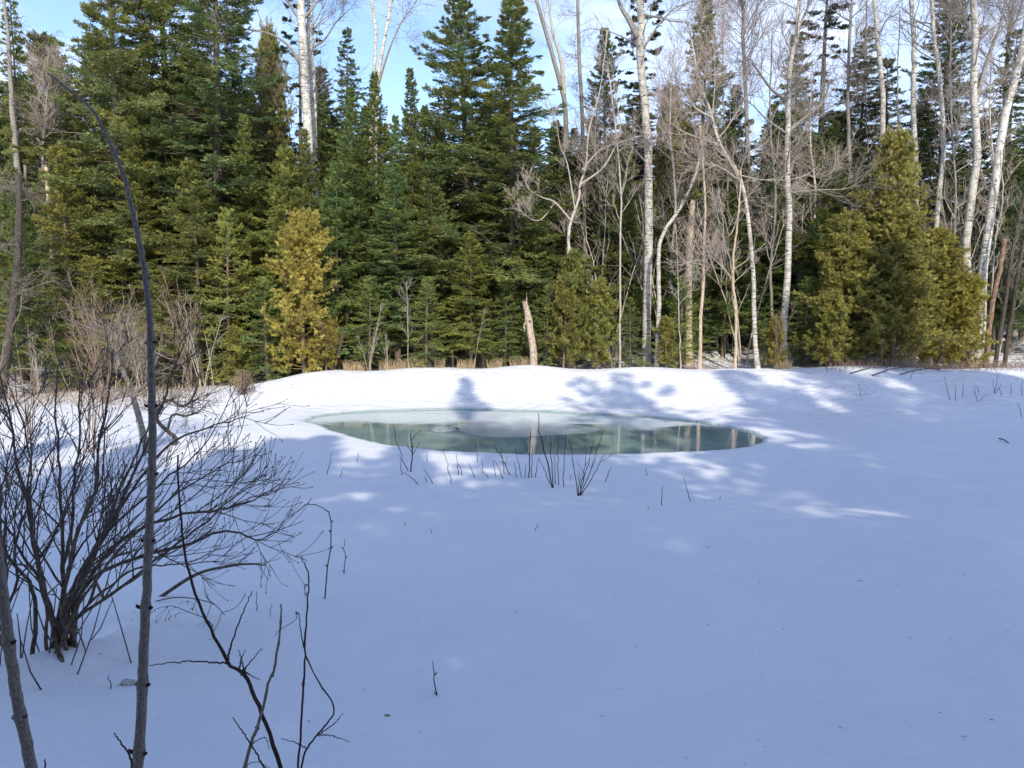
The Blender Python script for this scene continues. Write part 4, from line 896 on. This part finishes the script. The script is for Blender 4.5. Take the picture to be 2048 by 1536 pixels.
for i, (a, b, c, d, lab) in enumerate([(1505,352,1497,320,'tiny twig in the snow right below the middle of the pond edge'), (1560,473,1568,390,'thin upright twig in the snow left of the slanting one, below the pond'),
        (1687,457,1654,357,'thin slanting twig in open snow below the right half of the pond'), (1800,448,1803,432,'tiny twig in the open snow, the farthest right below the pond'), (1508,495,1508,480,'tiny twig stub in the snow below the right half of the pond'),
        (1035,577,1055,548,'tiny leaning twig in the open snow at the centre of the photo'), (500,558,515,542,'tiny leaning twig in the snow left of the centre'), (630,588,618,568,'tiny curled twig in the snow left of the centre')]):
    twig([z8(a, b), z8(c, d)], .004, lab, seed=60 + i)
z6 = lambda X, Y: (1300 + X / 2.738, 400 + Y / 2.738)
for i, (a, b, c, d) in enumerate([(1645,1095,1610,970),(1675,1100,1672,1010),(1713,1078,1715,985),(1795,1105,1770,1000),(1795,1105,1850,1060),(1805,1055,1785,1010),(1930,1075,1910,1030),(1980,1060,1975,1000),(2035,1070,2038,980),(1155,1075,1142,1000),(1187,1065,1175,1045),(2040,1190,2015,1110),(1422,980,1440,945)]):
    twig([z6(a, b), z6((a + c) / 2, (b + d) / 2), z6(c, d)], .005, 'thin dark twig in the shaded snow at the right of the photo', TW + ' at the right', seed=80 + i, forks=1 if i % 3 == 0 else 0)
clump(z6(1887,1058), [z6(1905,950), z6(1925,1000), z6(1880,980)], .006, 'branched dark twigs from one root in the shaded snow at the far right', 3)
a_ = ground(1998, 880); b2 = ground(2018, 887)
A = Acc(); tubes(A, catmull([a_ + [0, 0, .03], (a_ + b2) / 2 + [0, 0, .035], b2 + [0, 0, .0]], 8), np.linspace(.012, .008, 8), 6); tag(A.build('fallen_stick', M['shoot'], origin=tuple(a_)), 'short dark stick lying on the snow at the far right', 'stick')
# sticks lying at the edge of the forest, right
for i, (p0, p1, lab) in enumerate([((1700,748),(1780,738),'long dark stick lying on the sunny snow below the big cedar, leftmost'), ((1745,752),(1820,738),'long dark stick lying on the sunny snow below the big cedar, middle'), ((1800,750),(1880,742),'long dark stick lying on the sunny snow below the big cedar, rightmost'),
                                 ((1715,700),(1600,722),'dead bough hanging low at the left foot of the big cedar')]):
    a_ = ground(*p0); b2 = ground(*p1)
    if i == 3: a_ = at(1650, 690, 22.4); b2 = at(1600, 735, 21.9)
    A = Acc(); P = catmull([a_ + [0, 0, .02], (a_ + b2) / 2 + [0, 0, .10], b2 + [0, 0, .06]], 10); tubes(A, P, np.linspace(.018, .008, 10), 5)
    c1, r1 = sprout(P[None], np.linspace(.018, .008, 10)[None], 5, .2, .9, .5, 35, .2, .1, 5, rmin=.004); tubes(A, c1, r1, 4); tag(A.build('fallen_branch', M['dark'], origin=tuple(a_)), lab, 'branch')
# nearer ones
twig([(647,1200),(655,1140),(664,1075),(661,1035),(642,1013),(612,1009)], .0042, 'thin stem bending over into a hook, standing alone in the snow', seed=200, nodes=5)
twig([(685,1150),(691,1110),(688,1078)], .0035, 'short wavy twig just right of the hooked stem', seed=201, nodes=3)
twig([(512,1223),(513,1183)], .003, 'short straight twig between the shrub and the hooked stem', seed=202)
twig([(535,1235),(544,1207)], .0025, 'tiny leaning twig left of the hooked stem', seed=203)
twig([(221,1386),(219,1350)], .003, 'short brown twig left of the grey sapling in the near snow', seed=204)
twig([(873,1392),(869,1355),(865,1322)], .0032, 'single short upright twig in the bare near snow at the centre', seed=205, nodes=2)
twig([(486,935),(489,905),(491,868)], .005, 'thin upright twig between the shrub and the left end of the pond', seed=206, nodes=2)

# fine debris (needles, bud scales, bits of twig) blown over the near snow
_r = np.random.default_rng(404); k = 220; yy = _r.uniform(2.2, 13, k); xx = _r.uniform(-.85, .85, k) * yy
keep = pond_dist(xx, yy) > .2; xx = xx[keep]; yy = yy[keep]; k = len(xx); a = _r.uniform(0, 6.28, k); ln = _r.uniform(.002, .008, k) * (.6 + yy * .12)
o = np.stack([xx, yy, terrain(xx, yy) + .004], 1); dx = np.stack([np.cos(a), np.sin(a), _r.uniform(-.1, .3, k)], 1) * ln[:, None]
A = Acc(); tubes(A, np.stack([o - dx, o + _r.normal(scale=.0015, size=(k, 3)), o + dx], 1), np.broadcast_to(np.array([.0007, .0013, .0006]), (k, 3)), 4, cap=False)
tag(A.build('needle_litter', M['shrub']), 'tiny dark bits of needle and twig scattered on the near snow', 'litter', kind='stuff')
# little scraps on the snow
def scrap(px, py, sx, sy, mat, label, name, seed, hz=.02):
    g = ground(px, py); rg = np.random.default_rng(seed); n = 12; an = np.arange(n) / n * 6.283; r = 1 + rg.normal(0, .22, n)
    V = [np.stack([g[0] + np.cos(an) * r * sx * k, g[1] + np.sin(an) * r * sy * k, g[2] + .004 + hz * (1 - k)**.7 + rg.uniform(0, hz * .5, n)], 1) for k in (1, .6, .25)]
    V = np.vstack(V); idx = np.arange(3 * n).reshape(3, n); nx_ = np.roll(idx, -1, 1)
    A = Acc(); A.add(V, Q=np.stack([idx[:-1], nx_[:-1], nx_[1:], idx[1:]], -1).reshape(-1, 4)); A.add(V + [0, 0, -.006], Q=np.stack([idx[:-1], idx[1:], nx_[1:], nx_[:-1]], -1).reshape(-1, 4))
    tag(A.build(name, mat, smooth_=False, origin=tuple(g)), label, 'scrap')
scrap(258, 1368, .040, .014, M['birchscrap'], 'pale scrap of peeled birch bark lying beside the grey sapling stem', 'bark_scrap', 1, .014)
scrap(775, 1434, .013, .008, M['lichen'], 'small tuft of green grey lichen lying on the near snow', 'lichen_tuft', 2, .006)

# ------------------------------------------------------------------ near plants
def near_path(pts, D, n=40):
    """traced stem: pixel polyline from foot upward at distance D (number or list)"""
    Ds = D if isinstance(D, (list, tuple)) else [D] * len(pts)
    return catmull([at(px, py, d) for (px, py), d in zip(pts, Ds)], n)

def to_ground(P0, P1):
    """extend a stem downwards, beyond the photo's lower edge, to the snow"""
    d = norm(P0 - P1); d[2] = -abs(d[2]); g = gz(P0[0], P0[1]) - .08
    t = (P0[2] - g) / max(-d[2], .2); return P0 + d * t

def near_stem(root, part, pts, D, r0, r1, mat, ext=True, k=12, n=60, nodes=(), buds=True, wob=.0, seed=0, budmat=None, lump=.0):
    rg = np.random.default_rng(seed)
    P = near_path(pts, D, n)
    if ext:
        e = to_ground(P[0], P[4]); m_ = 14; P = np.vstack([e + (P[0] - e) * np.linspace(0, 1, m_, endpoint=False)[:, None], P])
    R = np.concatenate([np.full(len(P) - n, r0 * 1.05), np.linspace(r0, r1, n)])
    N = len(P); P[1:-1] += rg.normal(scale=wob, size=(N - 2, 3)) if wob else 0
    R = R * (1 + lump * rg.normal(size=N))
    node_i = []
    for (nx0, ny0) in nodes:
        px = np.array([to_px(q) for q in P]); i = int(np.argmin(np.hypot(px[:, 0] - nx0, px[:, 1] - ny0))); node_i.append(i); R[i] *= 1.22; R[max(i - 1, 0)] *= 1.10
        if i + 1 < N: R[i + 1] *= 1.04
    A = Acc(); tubes(A, P, R, k); o = A.build(part, mat, root, origin=root.location)
    if node_i and buds:
        for i in node_i:
            q = P[i]; r = R[i]; t = norm(P[min(i + 1, N - 1)] - P[max(i - 1, 0)])
            for sg in (-1, 1):
                B = Acc(); s_ = np.array([sg * .92, -.25, 0]); s_ = norm(s_ - t * np.dot(s_, t))
                ln = r * (rg.uniform(.3, .8) if rg.uniform() < .6 else .05)
                tubes(B, np.array([q + s_ * r * .7, q + s_ * (r + ln * .35) + t * ln * .15, q + s_ * (r + ln * .7) + t * ln * .45, q + s_ * (r + ln * .85) + t * ln * .9]), np.array([r * .36, r * .34, r * .26, r * .05]), 7)
                bo = B.build('bud', budmat or M['shoot'], root, origin=root.location)
    return P, R

# grey sapling, the tall stem bowing to the left across the photo
P0 = near_path([(274,1536),(285,1400)], 1.55)
e = to_ground(P0[0], P0[4]); root = empty('maple_sapling', (e[0], e[1], gz(e[0], e[1])))
tag(root, 'tall grey sapling stem bowing to the left across the whole photo, close to the camera', 'sapling')
near_stem(root, 'stem', [(274,1560),(284,1400),(288,1290),(292,1200),(298,1080),(303,960),(305,880),(303,770),(300,660),(292,560),(276,470),(262,410),(247,350),(222,290),(195,235),(165,200),(135,178),(98,148)], [1.55,1.55,1.56,1.56,1.57,1.58,1.58,1.60,1.62,1.65,1.68,1.71,1.74,1.78,1.82,1.85,1.87,1.9],
          .0112, .0022, M['sapling'], n=150, nodes=[(285,1500),(284,1372),(292,1215),(301,1075),(304,950),(304,812),(300,690),(291,555),(230,305),(150,196),(187,265)], seed=4, lump=.012, wob=.0006)
P0 = near_path([(62,1536),(40,1430)], 1.35)
e = to_ground(P0[0], P0[4]); root = empty('maple_sapling', (e[0], e[1], gz(e[0], e[1])))
tag(root, 'thick grey sapling stem at the lower left edge, leaning out of the photo', 'sapling')
near_stem(root, 'stem', [(68,1560),(45,1450),(30,1370),(15,1270),(5,1180),(-10,1080),(-40,950)], 1.42, .0108, .0092, M['sapling'], n=60, nodes=[(40,1432),(12,1290)], seed=5, lump=.012, wob=.0006)

# dark branched shrub stem
def near_shrub(name, label, D, segs, r, mat, nodes=(), seed=0):
    P0 = near_path([segs[0][0][0], segs[0][0][1]], D); e = to_ground(P0[0], P0[3]); root = empty(name, (e[0], e[1], gz(e[0], e[1]))); tag(root, label, 'shrub')
    for i, (pts, dz, rr) in enumerate(segs):
        Ds = [D + dz * j / max(len(pts) - 1, 1) for j in range(len(pts))]
        near_stem(root, 'stem' if i == 0 else 'side_branch', pts, Ds, rr, rr * .42, mat, ext=(i == 0 or pts[0][1] > 1530), k=8, n=40, nodes=nodes if i == 0 else (), seed=seed + i, wob=.0009, lump=.05)
    return root
near_shrub('bare_shrub', 'dark thin forked stem rising steeply up from the bottom edge right of the grey sapling', 1.75,
   [([(570,1560),(540,1470),(512,1400),(490,1350),(457,1325),(425,1265),(395,1200),(372,1120),(362,1040),(357,960),(356,910)], .35, .0056),
    ([(455,1322),(462,1290),(480,1240),(505,1182)], .1, .0028), ([(457,1326),(420,1325),(370,1323),(298,1331)], -.1, .0024), ([(492,1352),(486,1330),(478,1300)], .05, .0022), ([(478,1345),(482,1322),(490,1300)], .05, .002),
    ([(486,1342),(500,1325),(524,1295)], .05, .002), ([(486,1340),(500,1350),(520,1360)], .0, .0018)], .005, M['shoot'], nodes=[(480,1350)], seed=20)
near_shrub('bare_shrub', 'brown knobbly shoot crossing the dark forked stem at the bottom', 1.6,
   [([(480,1560),(505,1480),(520,1440),(535,1370),(548,1340),(556,1290),(562,1240),(562,1208)], .1, .0042)], .005, M['sapling'], nodes=[(510,1455),(545,1355),(558,1290),(562,1245)], seed=40)
near_shrub('bare_shrub', 'thin dark upright twig with a curled top, right of the knobbly shoot', 1.7,
   [([(595,1560),(600,1480),(605,1400),(609,1330),(611,1260),(617,1175),(617,1150),(610,1130),(601,1112)], .1, .0028), ([(617,1170),(610,1172),(611,1190),(615,1185)], .0, .0012)], .004, M['shoot'], nodes=[(610,1365),(611,1275)], seed=50)
near_shrub('bare_shrub', 'zigzag thin twig folding right and back left, rightmost of the near twigs', 1.65,
   [([(600,1545),(612,1500),(635,1470),(660,1440),(668,1412),(640,1370),(615,1320),(607,1290),(600,1250),(598,1228)], .1, .0024), ([(635,1470),(665,1450),(687,1427)], .05, .0016), ([(635,1470),(665,1472),(700,1484)], -.05, .0014),
    ([(612,1497),(590,1485),(562,1477)], .0, .0014), ([(598,1228),(592,1225),(590,1240),(560,1260),(550,1273)], .1, .0011)], .003, M['shoot'], nodes=[(640,1375),(615,1322),(605,1280)], seed=60)
near_shrub('bare_shrub', 'short dark twigs at the bottom edge left of the knobbly shoot', 1.55,
   [([(545,1560),(520,1520),(490,1470),(465,1435)], .1, .0024), ([(500,1560),(495,1530),(520,1525),(545,1540)], .05, .0012), ([(500,1490),(530,1475),(538,1500)], .05, .0011)], .003, M['shoot'], seed=70)
near_shrub('bare_shrub', 'short blunt twig leaning against the foot of the grey sapling', 1.45,
   [([(264,1560),(262,1520),(245,1490),(228,1465)], .0, .0026)], .003, M['shoot'], seed=75)
near_shrub('bare_shrub', 'single blunt twig stub at the bottom edge near the left corner', 1.5, [([(91,1560),(90,1540),(90,1518)], .0, .0026)], .003, M['shoot'], seed=76)

# big many-stemmed shrub at left
def big_shrub(name, label, base, stems, seed, r=.014, mat='shrub', n2=8, n3=5, lat=.55):
    rg = np.random.default_rng(seed); b_ = ground(*base); root = empty(name, (b_[0], b_[1], b_[2])); tag(root, label, 'shrub'); D = b_[1]
    allP, allR = [], []; A = Acc()
    for (pts, dz, rr) in stems:
        o = b_ + np.array([rg.normal(0, .06), rg.normal(0, .05), -.12])
        q = [at(px, py, D + dz * (j + 1) / len(pts)) for j, (px, py) in enumerate(pts)]
        P = catmull([o] + q, 26); P[2:] += np.cumsum(rg.normal(scale=.0055, size=(24, 3)), 0); R = np.linspace(rr * .8, rr * .18, 26) * (1 + .05 * rg.normal(size=26)); tubes(A, P, R, 8); allP.append(P); allR.append(R)
    A.build('stems', M[mat], root, origin=root.location)
    P = np.array(allP); R = np.array(allR); B = Acc()
    c1, r1 = sprout(P, R, n2, .22, .97, lambda s: lat * (1.25 - .8 * s), 34, .35, .07, 9, rg=rg, rf=.6, rmin=.0018); tubes(B, c1, r1, 5)
    c2, r2 = sprout(c1, r1, n3, .25, 1, lat * .34, 32, .45, .08, 6, rg=rg, rf=.7, rmin=.0014); tubes(B, c2, r2, 4, cap=False)
    # thin upright suckers around the root
    k = 9; an = rg.uniform(0, 6.28, k); rr_ = rg.uniform(.10, .34, k); o = b_ + np.stack([np.cos(an) * rr_, np.sin(an) * rr_, np.full(k, -.06)], 1)
    o[:, 2] = terrain(o[:, 0], o[:, 1]) - .05; hh = rg.uniform(.2, .5, k); tp = o + np.stack([rg.normal(0, .10, k), rg.normal(0, .08, k), hh], 1)
    U = Acc(); md = (o + tp) / 2 + rg.normal(scale=.015, size=(k, 3)); tubes(U, np.stack([o, md, tp], 1), np.broadcast_to(np.array([.0038, .003, .002]), (k, 3)) * (r / .014), 5)
    U.build('suckers', M[mat], root, origin=root.location)
    # buds at twig tips
    tip = c2[:, -1]; dr = norm(c2[:, -1] - c2[:, -2]); Pb = np.stack([tip, tip + dr * .004, tip + dr * .010], 1); tubes(B, Pb, np.broadcast_to(np.array([.0018, .0026, .0006]), (len(tip), 3)), 4, cap=False)
    B.build('twigs', M[mat], root, origin=root.location)
    return root
big_shrub('alder_shrub', 'big dark leafless shrub with many stems fanning from one root at the left', (112, 1296),
  [([(90,1180),(45,980),(20,830),(0,700)], .3, .013), ([(120,1180),(105,1000),(95,850),(100,720)], .6, .014), ([(130,1180),(150,1000),(165,860),(160,760)], .3, .013), ([(140,1170),(190,980),(210,840),(235,690)], .5, .014),
   ([(150,1160),(210,1000),(260,880),(300,790)], .2, .012), ([(150,1180),(240,1000),(310,860),(372,700)], .4, .014), ([(160,1160),(260,990),(350,890),(430,855),(500,835)], .9, .012), ([(150,1190),(220,1060),(330,960),(420,890),(490,760)], .6, .011),
   ([(160,1190),(250,1080),(380,1030),(450,1020),(510,1000),(555,975)], .5, .012), ([(170,1180),(280,1110),(400,1075),(460,1062),(510,1082),(545,1075)], .2, .012), ([(150,1230),(250,1150),(350,1080),(450,1000),(530,940)], .1, .011),
   ([(70,1210),(20,1120),(-40,980),(-90,860)], .1, .013), ([(90,1230),(50,1130),(0,1060),(-60,1000)], -.1, .012), ([(120,1220),(130,1100),(190,960),(200,800)], -.3, .010), ([(100,1200),(70,1050),(70,900),(30,760)], -.2, .010),
   ([(135,1230),(200,1120),(300,1010),(380,940),(430,900)], -.2, .010), ([(160,1210),(230,1150),(330,1130),(420,1130)], .3, .009)], 3, n2=11, n3=5, lat=.42, r=.012)
big_shrub('alder_shrub', 'dark shrub cut off by the left edge, rooted left of the big shrub', (-12, 1335),
  [([(0,1250),(10,1120),(30,1000),(60,880)], .1, .011), ([(-20,1240),(-30,1100),(-20,950)], .2, .012), ([(10,1240),(40,1100),(90,960),(140,860)], .3, .010), ([(5,1200),(0,1060),(-5,900),(10,780)], -.1, .010)], 5, n2=7, n3=5, lat=.45)
# shrub further left-back with brown upright stems, and the gnarled little tree with a vine
big_shrub('bare_shrub', 'reddish brown upright shrub on the sunny snow behind the big shrub', (185, 905),
  [([(180,840),(170,760),(150,690),(140,600)], .1, .017), ([(190,840),(200,760),(215,680),(225,620)], .3, .017), ([(185,850),(188,740),(185,640)], -.2, .016), ([(200,850),(240,770),(265,700),(270,640)], .2, .015), ([(175,850),(140,790),(110,720),(95,640)], .2, .014), ([(195,860),(230,800),(300,740),(330,690)], .2, .013)], 8, n2=7, n3=5, lat=.75, mat='redtwig')
big_shrub('bare_shrub', 'brown upright shrub at the far left on the sunny snow', (60, 880),
  [([(55,820),(40,740),(30,660)], .1, .015), ([(65,820),(80,740),(95,680)], .3, .015), ([(50,830),(10,760),(-20,700)], .2, .022), ([(60,830),(62,740),(55,640)], -.2, .022)], 9, n2=6, n3=4, lat=.7, mat='redtwig')
def gnarled():
    b_ = ground(296, 905); D = b_[1]; root = empty('gnarled_tree', tuple(b_)); tag(root, 'short gnarled grey tree with broken top behind the big shrub', 'tree')
    P = catmull([b_ - [0, 0, .1]] + [at(x, y, D) for x, y in [(285,860),(268,800),(255,760),(238,725),(232,700)]], 30); A = Acc(); R = np.linspace(.055, .03, 30) * (1 + .06 * rng.normal(size=30)); tubes(A, P, R, 10); A.build('trunk', M['deadwood'], root, origin=root.location)
    B = Acc(); q = catmull([at(x, y, D + .2) for x, y in [(235,712),(225,690),(222,665),(215,640)]], 12); tubes(B, q, np.linspace(.035, .012, 12), 6)
    q2 = catmull([at(x, y, D) for x, y in [(262,790),(290,770),(305,740),(310,700)]], 12); tubes(B, q2, np.linspace(.03, .01, 12), 6)
    pp = np.stack([catmull(P, 12), q, q2]); rr = np.stack([np.linspace(.06, .04, 12)] * 3)
    c1, r1 = sprout(pp, rr, 18, .4, 1, .8, 60, .1, .2, 7, rmin=.004); tubes(B, c1, r1, 5); c2, r2 = sprout(c1, r1, 6, .2, 1, .35, 45, .1, .2, 5, rmin=.003); tubes(B, c2, r2, 3, cap=False)
    B.build('crown', M['deadwood'], root, origin=root.location)
    b3 = ground(345, 890); r3 = empty('twisted_vine', tuple(b3)); tag(r3, 'thick twisted brown vine beside the gnarled tree', 'vine'); C = Acc()
    q = catmull([b3 - [0, 0, .05]] + [at(x, y, b3[1]) for x, y in [(352,878),(335,862),(315,840),(318,812),(340,800),(362,812),(378,806),(392,780),(400,740)]], 50); tubes(C, q, np.linspace(.04, .018, 50) * (1 + .05 * rng.normal(size=50)), 7)
    q2 = catmull([at(x, y, b3[1]) for x, y in [(335,862),(345,830),(372,832),(398,822),(420,800)]], 50); tubes(C, q2, np.linspace(.025, .01, 50), 6); C.build('stem', M['dark'], r3, origin=r3.location)
    B = Acc(); c1, r1 = sprout(np.stack([q, q2]), np.stack([np.full(50, .02)] * 2), 22, .3, 1, .5, 55, .2, .18, 7, rmin=.0035); tubes(B, c1, r1, 4); c2, r2 = sprout(c1, r1, 4, .2, 1, .2, 45, .1, .2, 4, rmin=.003); tubes(B, c2, r2, 3, cap=False); B.build('twigs', M['dark'], r3, origin=r3.location)
gnarled()
# broken low branches right of the shrub root
for i, (pts, dz, r, lab) in enumerate([([(300,1198),(390,1150),(460,1132),(500,1128),(530,1130)], .1, .011, 'thick broken branch lying low over the snow right of the big shrub'), ([(213,1200),(190,1160),(165,1115)], .0, .010, 'short dark stub leaning toward the big shrub root'),
                               ([(265,1205),(350,1195),(420,1205),(450,1230)], -.2, .004, 'thin bent branch curving along the snow under the broken branch')]):
    b_ = ground(*pts[0]); A = Acc(); P = catmull([b_ - [0, 0, .03]] + [at(x, y, b_[1] + dz * j) for j, (x, y) in enumerate(pts[1:])], 20); R = np.linspace(r, r * .4, 20); tubes(A, P, R, 8)
    c1, r1 = sprout(P[None], R[None], 6, .4, .98, .18, 40, .2, .1, 6, rmin=.002); tubes(A, c1, r1, 5); tag(A.build('broken_branch', M['shrub'], origin=tuple(b_)), lab, 'branch')
# dried seed-head weed in the near snow
b_ = ground(435, 1255); root = empty('dried_weed', tuple(b_)); tag(root, 'fine dried weed with hanging seed heads right of the grey sapling', 'plant'); A = Acc()
P = catmull([b_ - [0, 0, .03]] + [at(x, y, b_[1]) for x, y in [(415,1240),(380,1225),(345,1212),(330,1215)]], 16); tubes(A, P, np.linspace(.0022, .0012, 16), 4)
c1, r1 = sprout(P[None], np.full((1, 16), .0015), 14, .2, 1, .11, 60, -.7, .15, 5, rmin=.001); tubes(A, c1, r1, 3); A.build('stems', M['shoot'], root, origin=root.location)
A = Acc(); tp = c1[:, -1]; tubes(A, np.stack([tp, tp - [0, 0, .006], tp - [0, 0, .014]], 1), np.broadcast_to(np.array([.001, .003, .001]), (len(tp), 3)), 4); A.build('seed_heads', M['redtwig'], root, origin=root.location)

for k_, v_ in PROTO.items():
    if not v_[2]: print('unused prototype', k_)
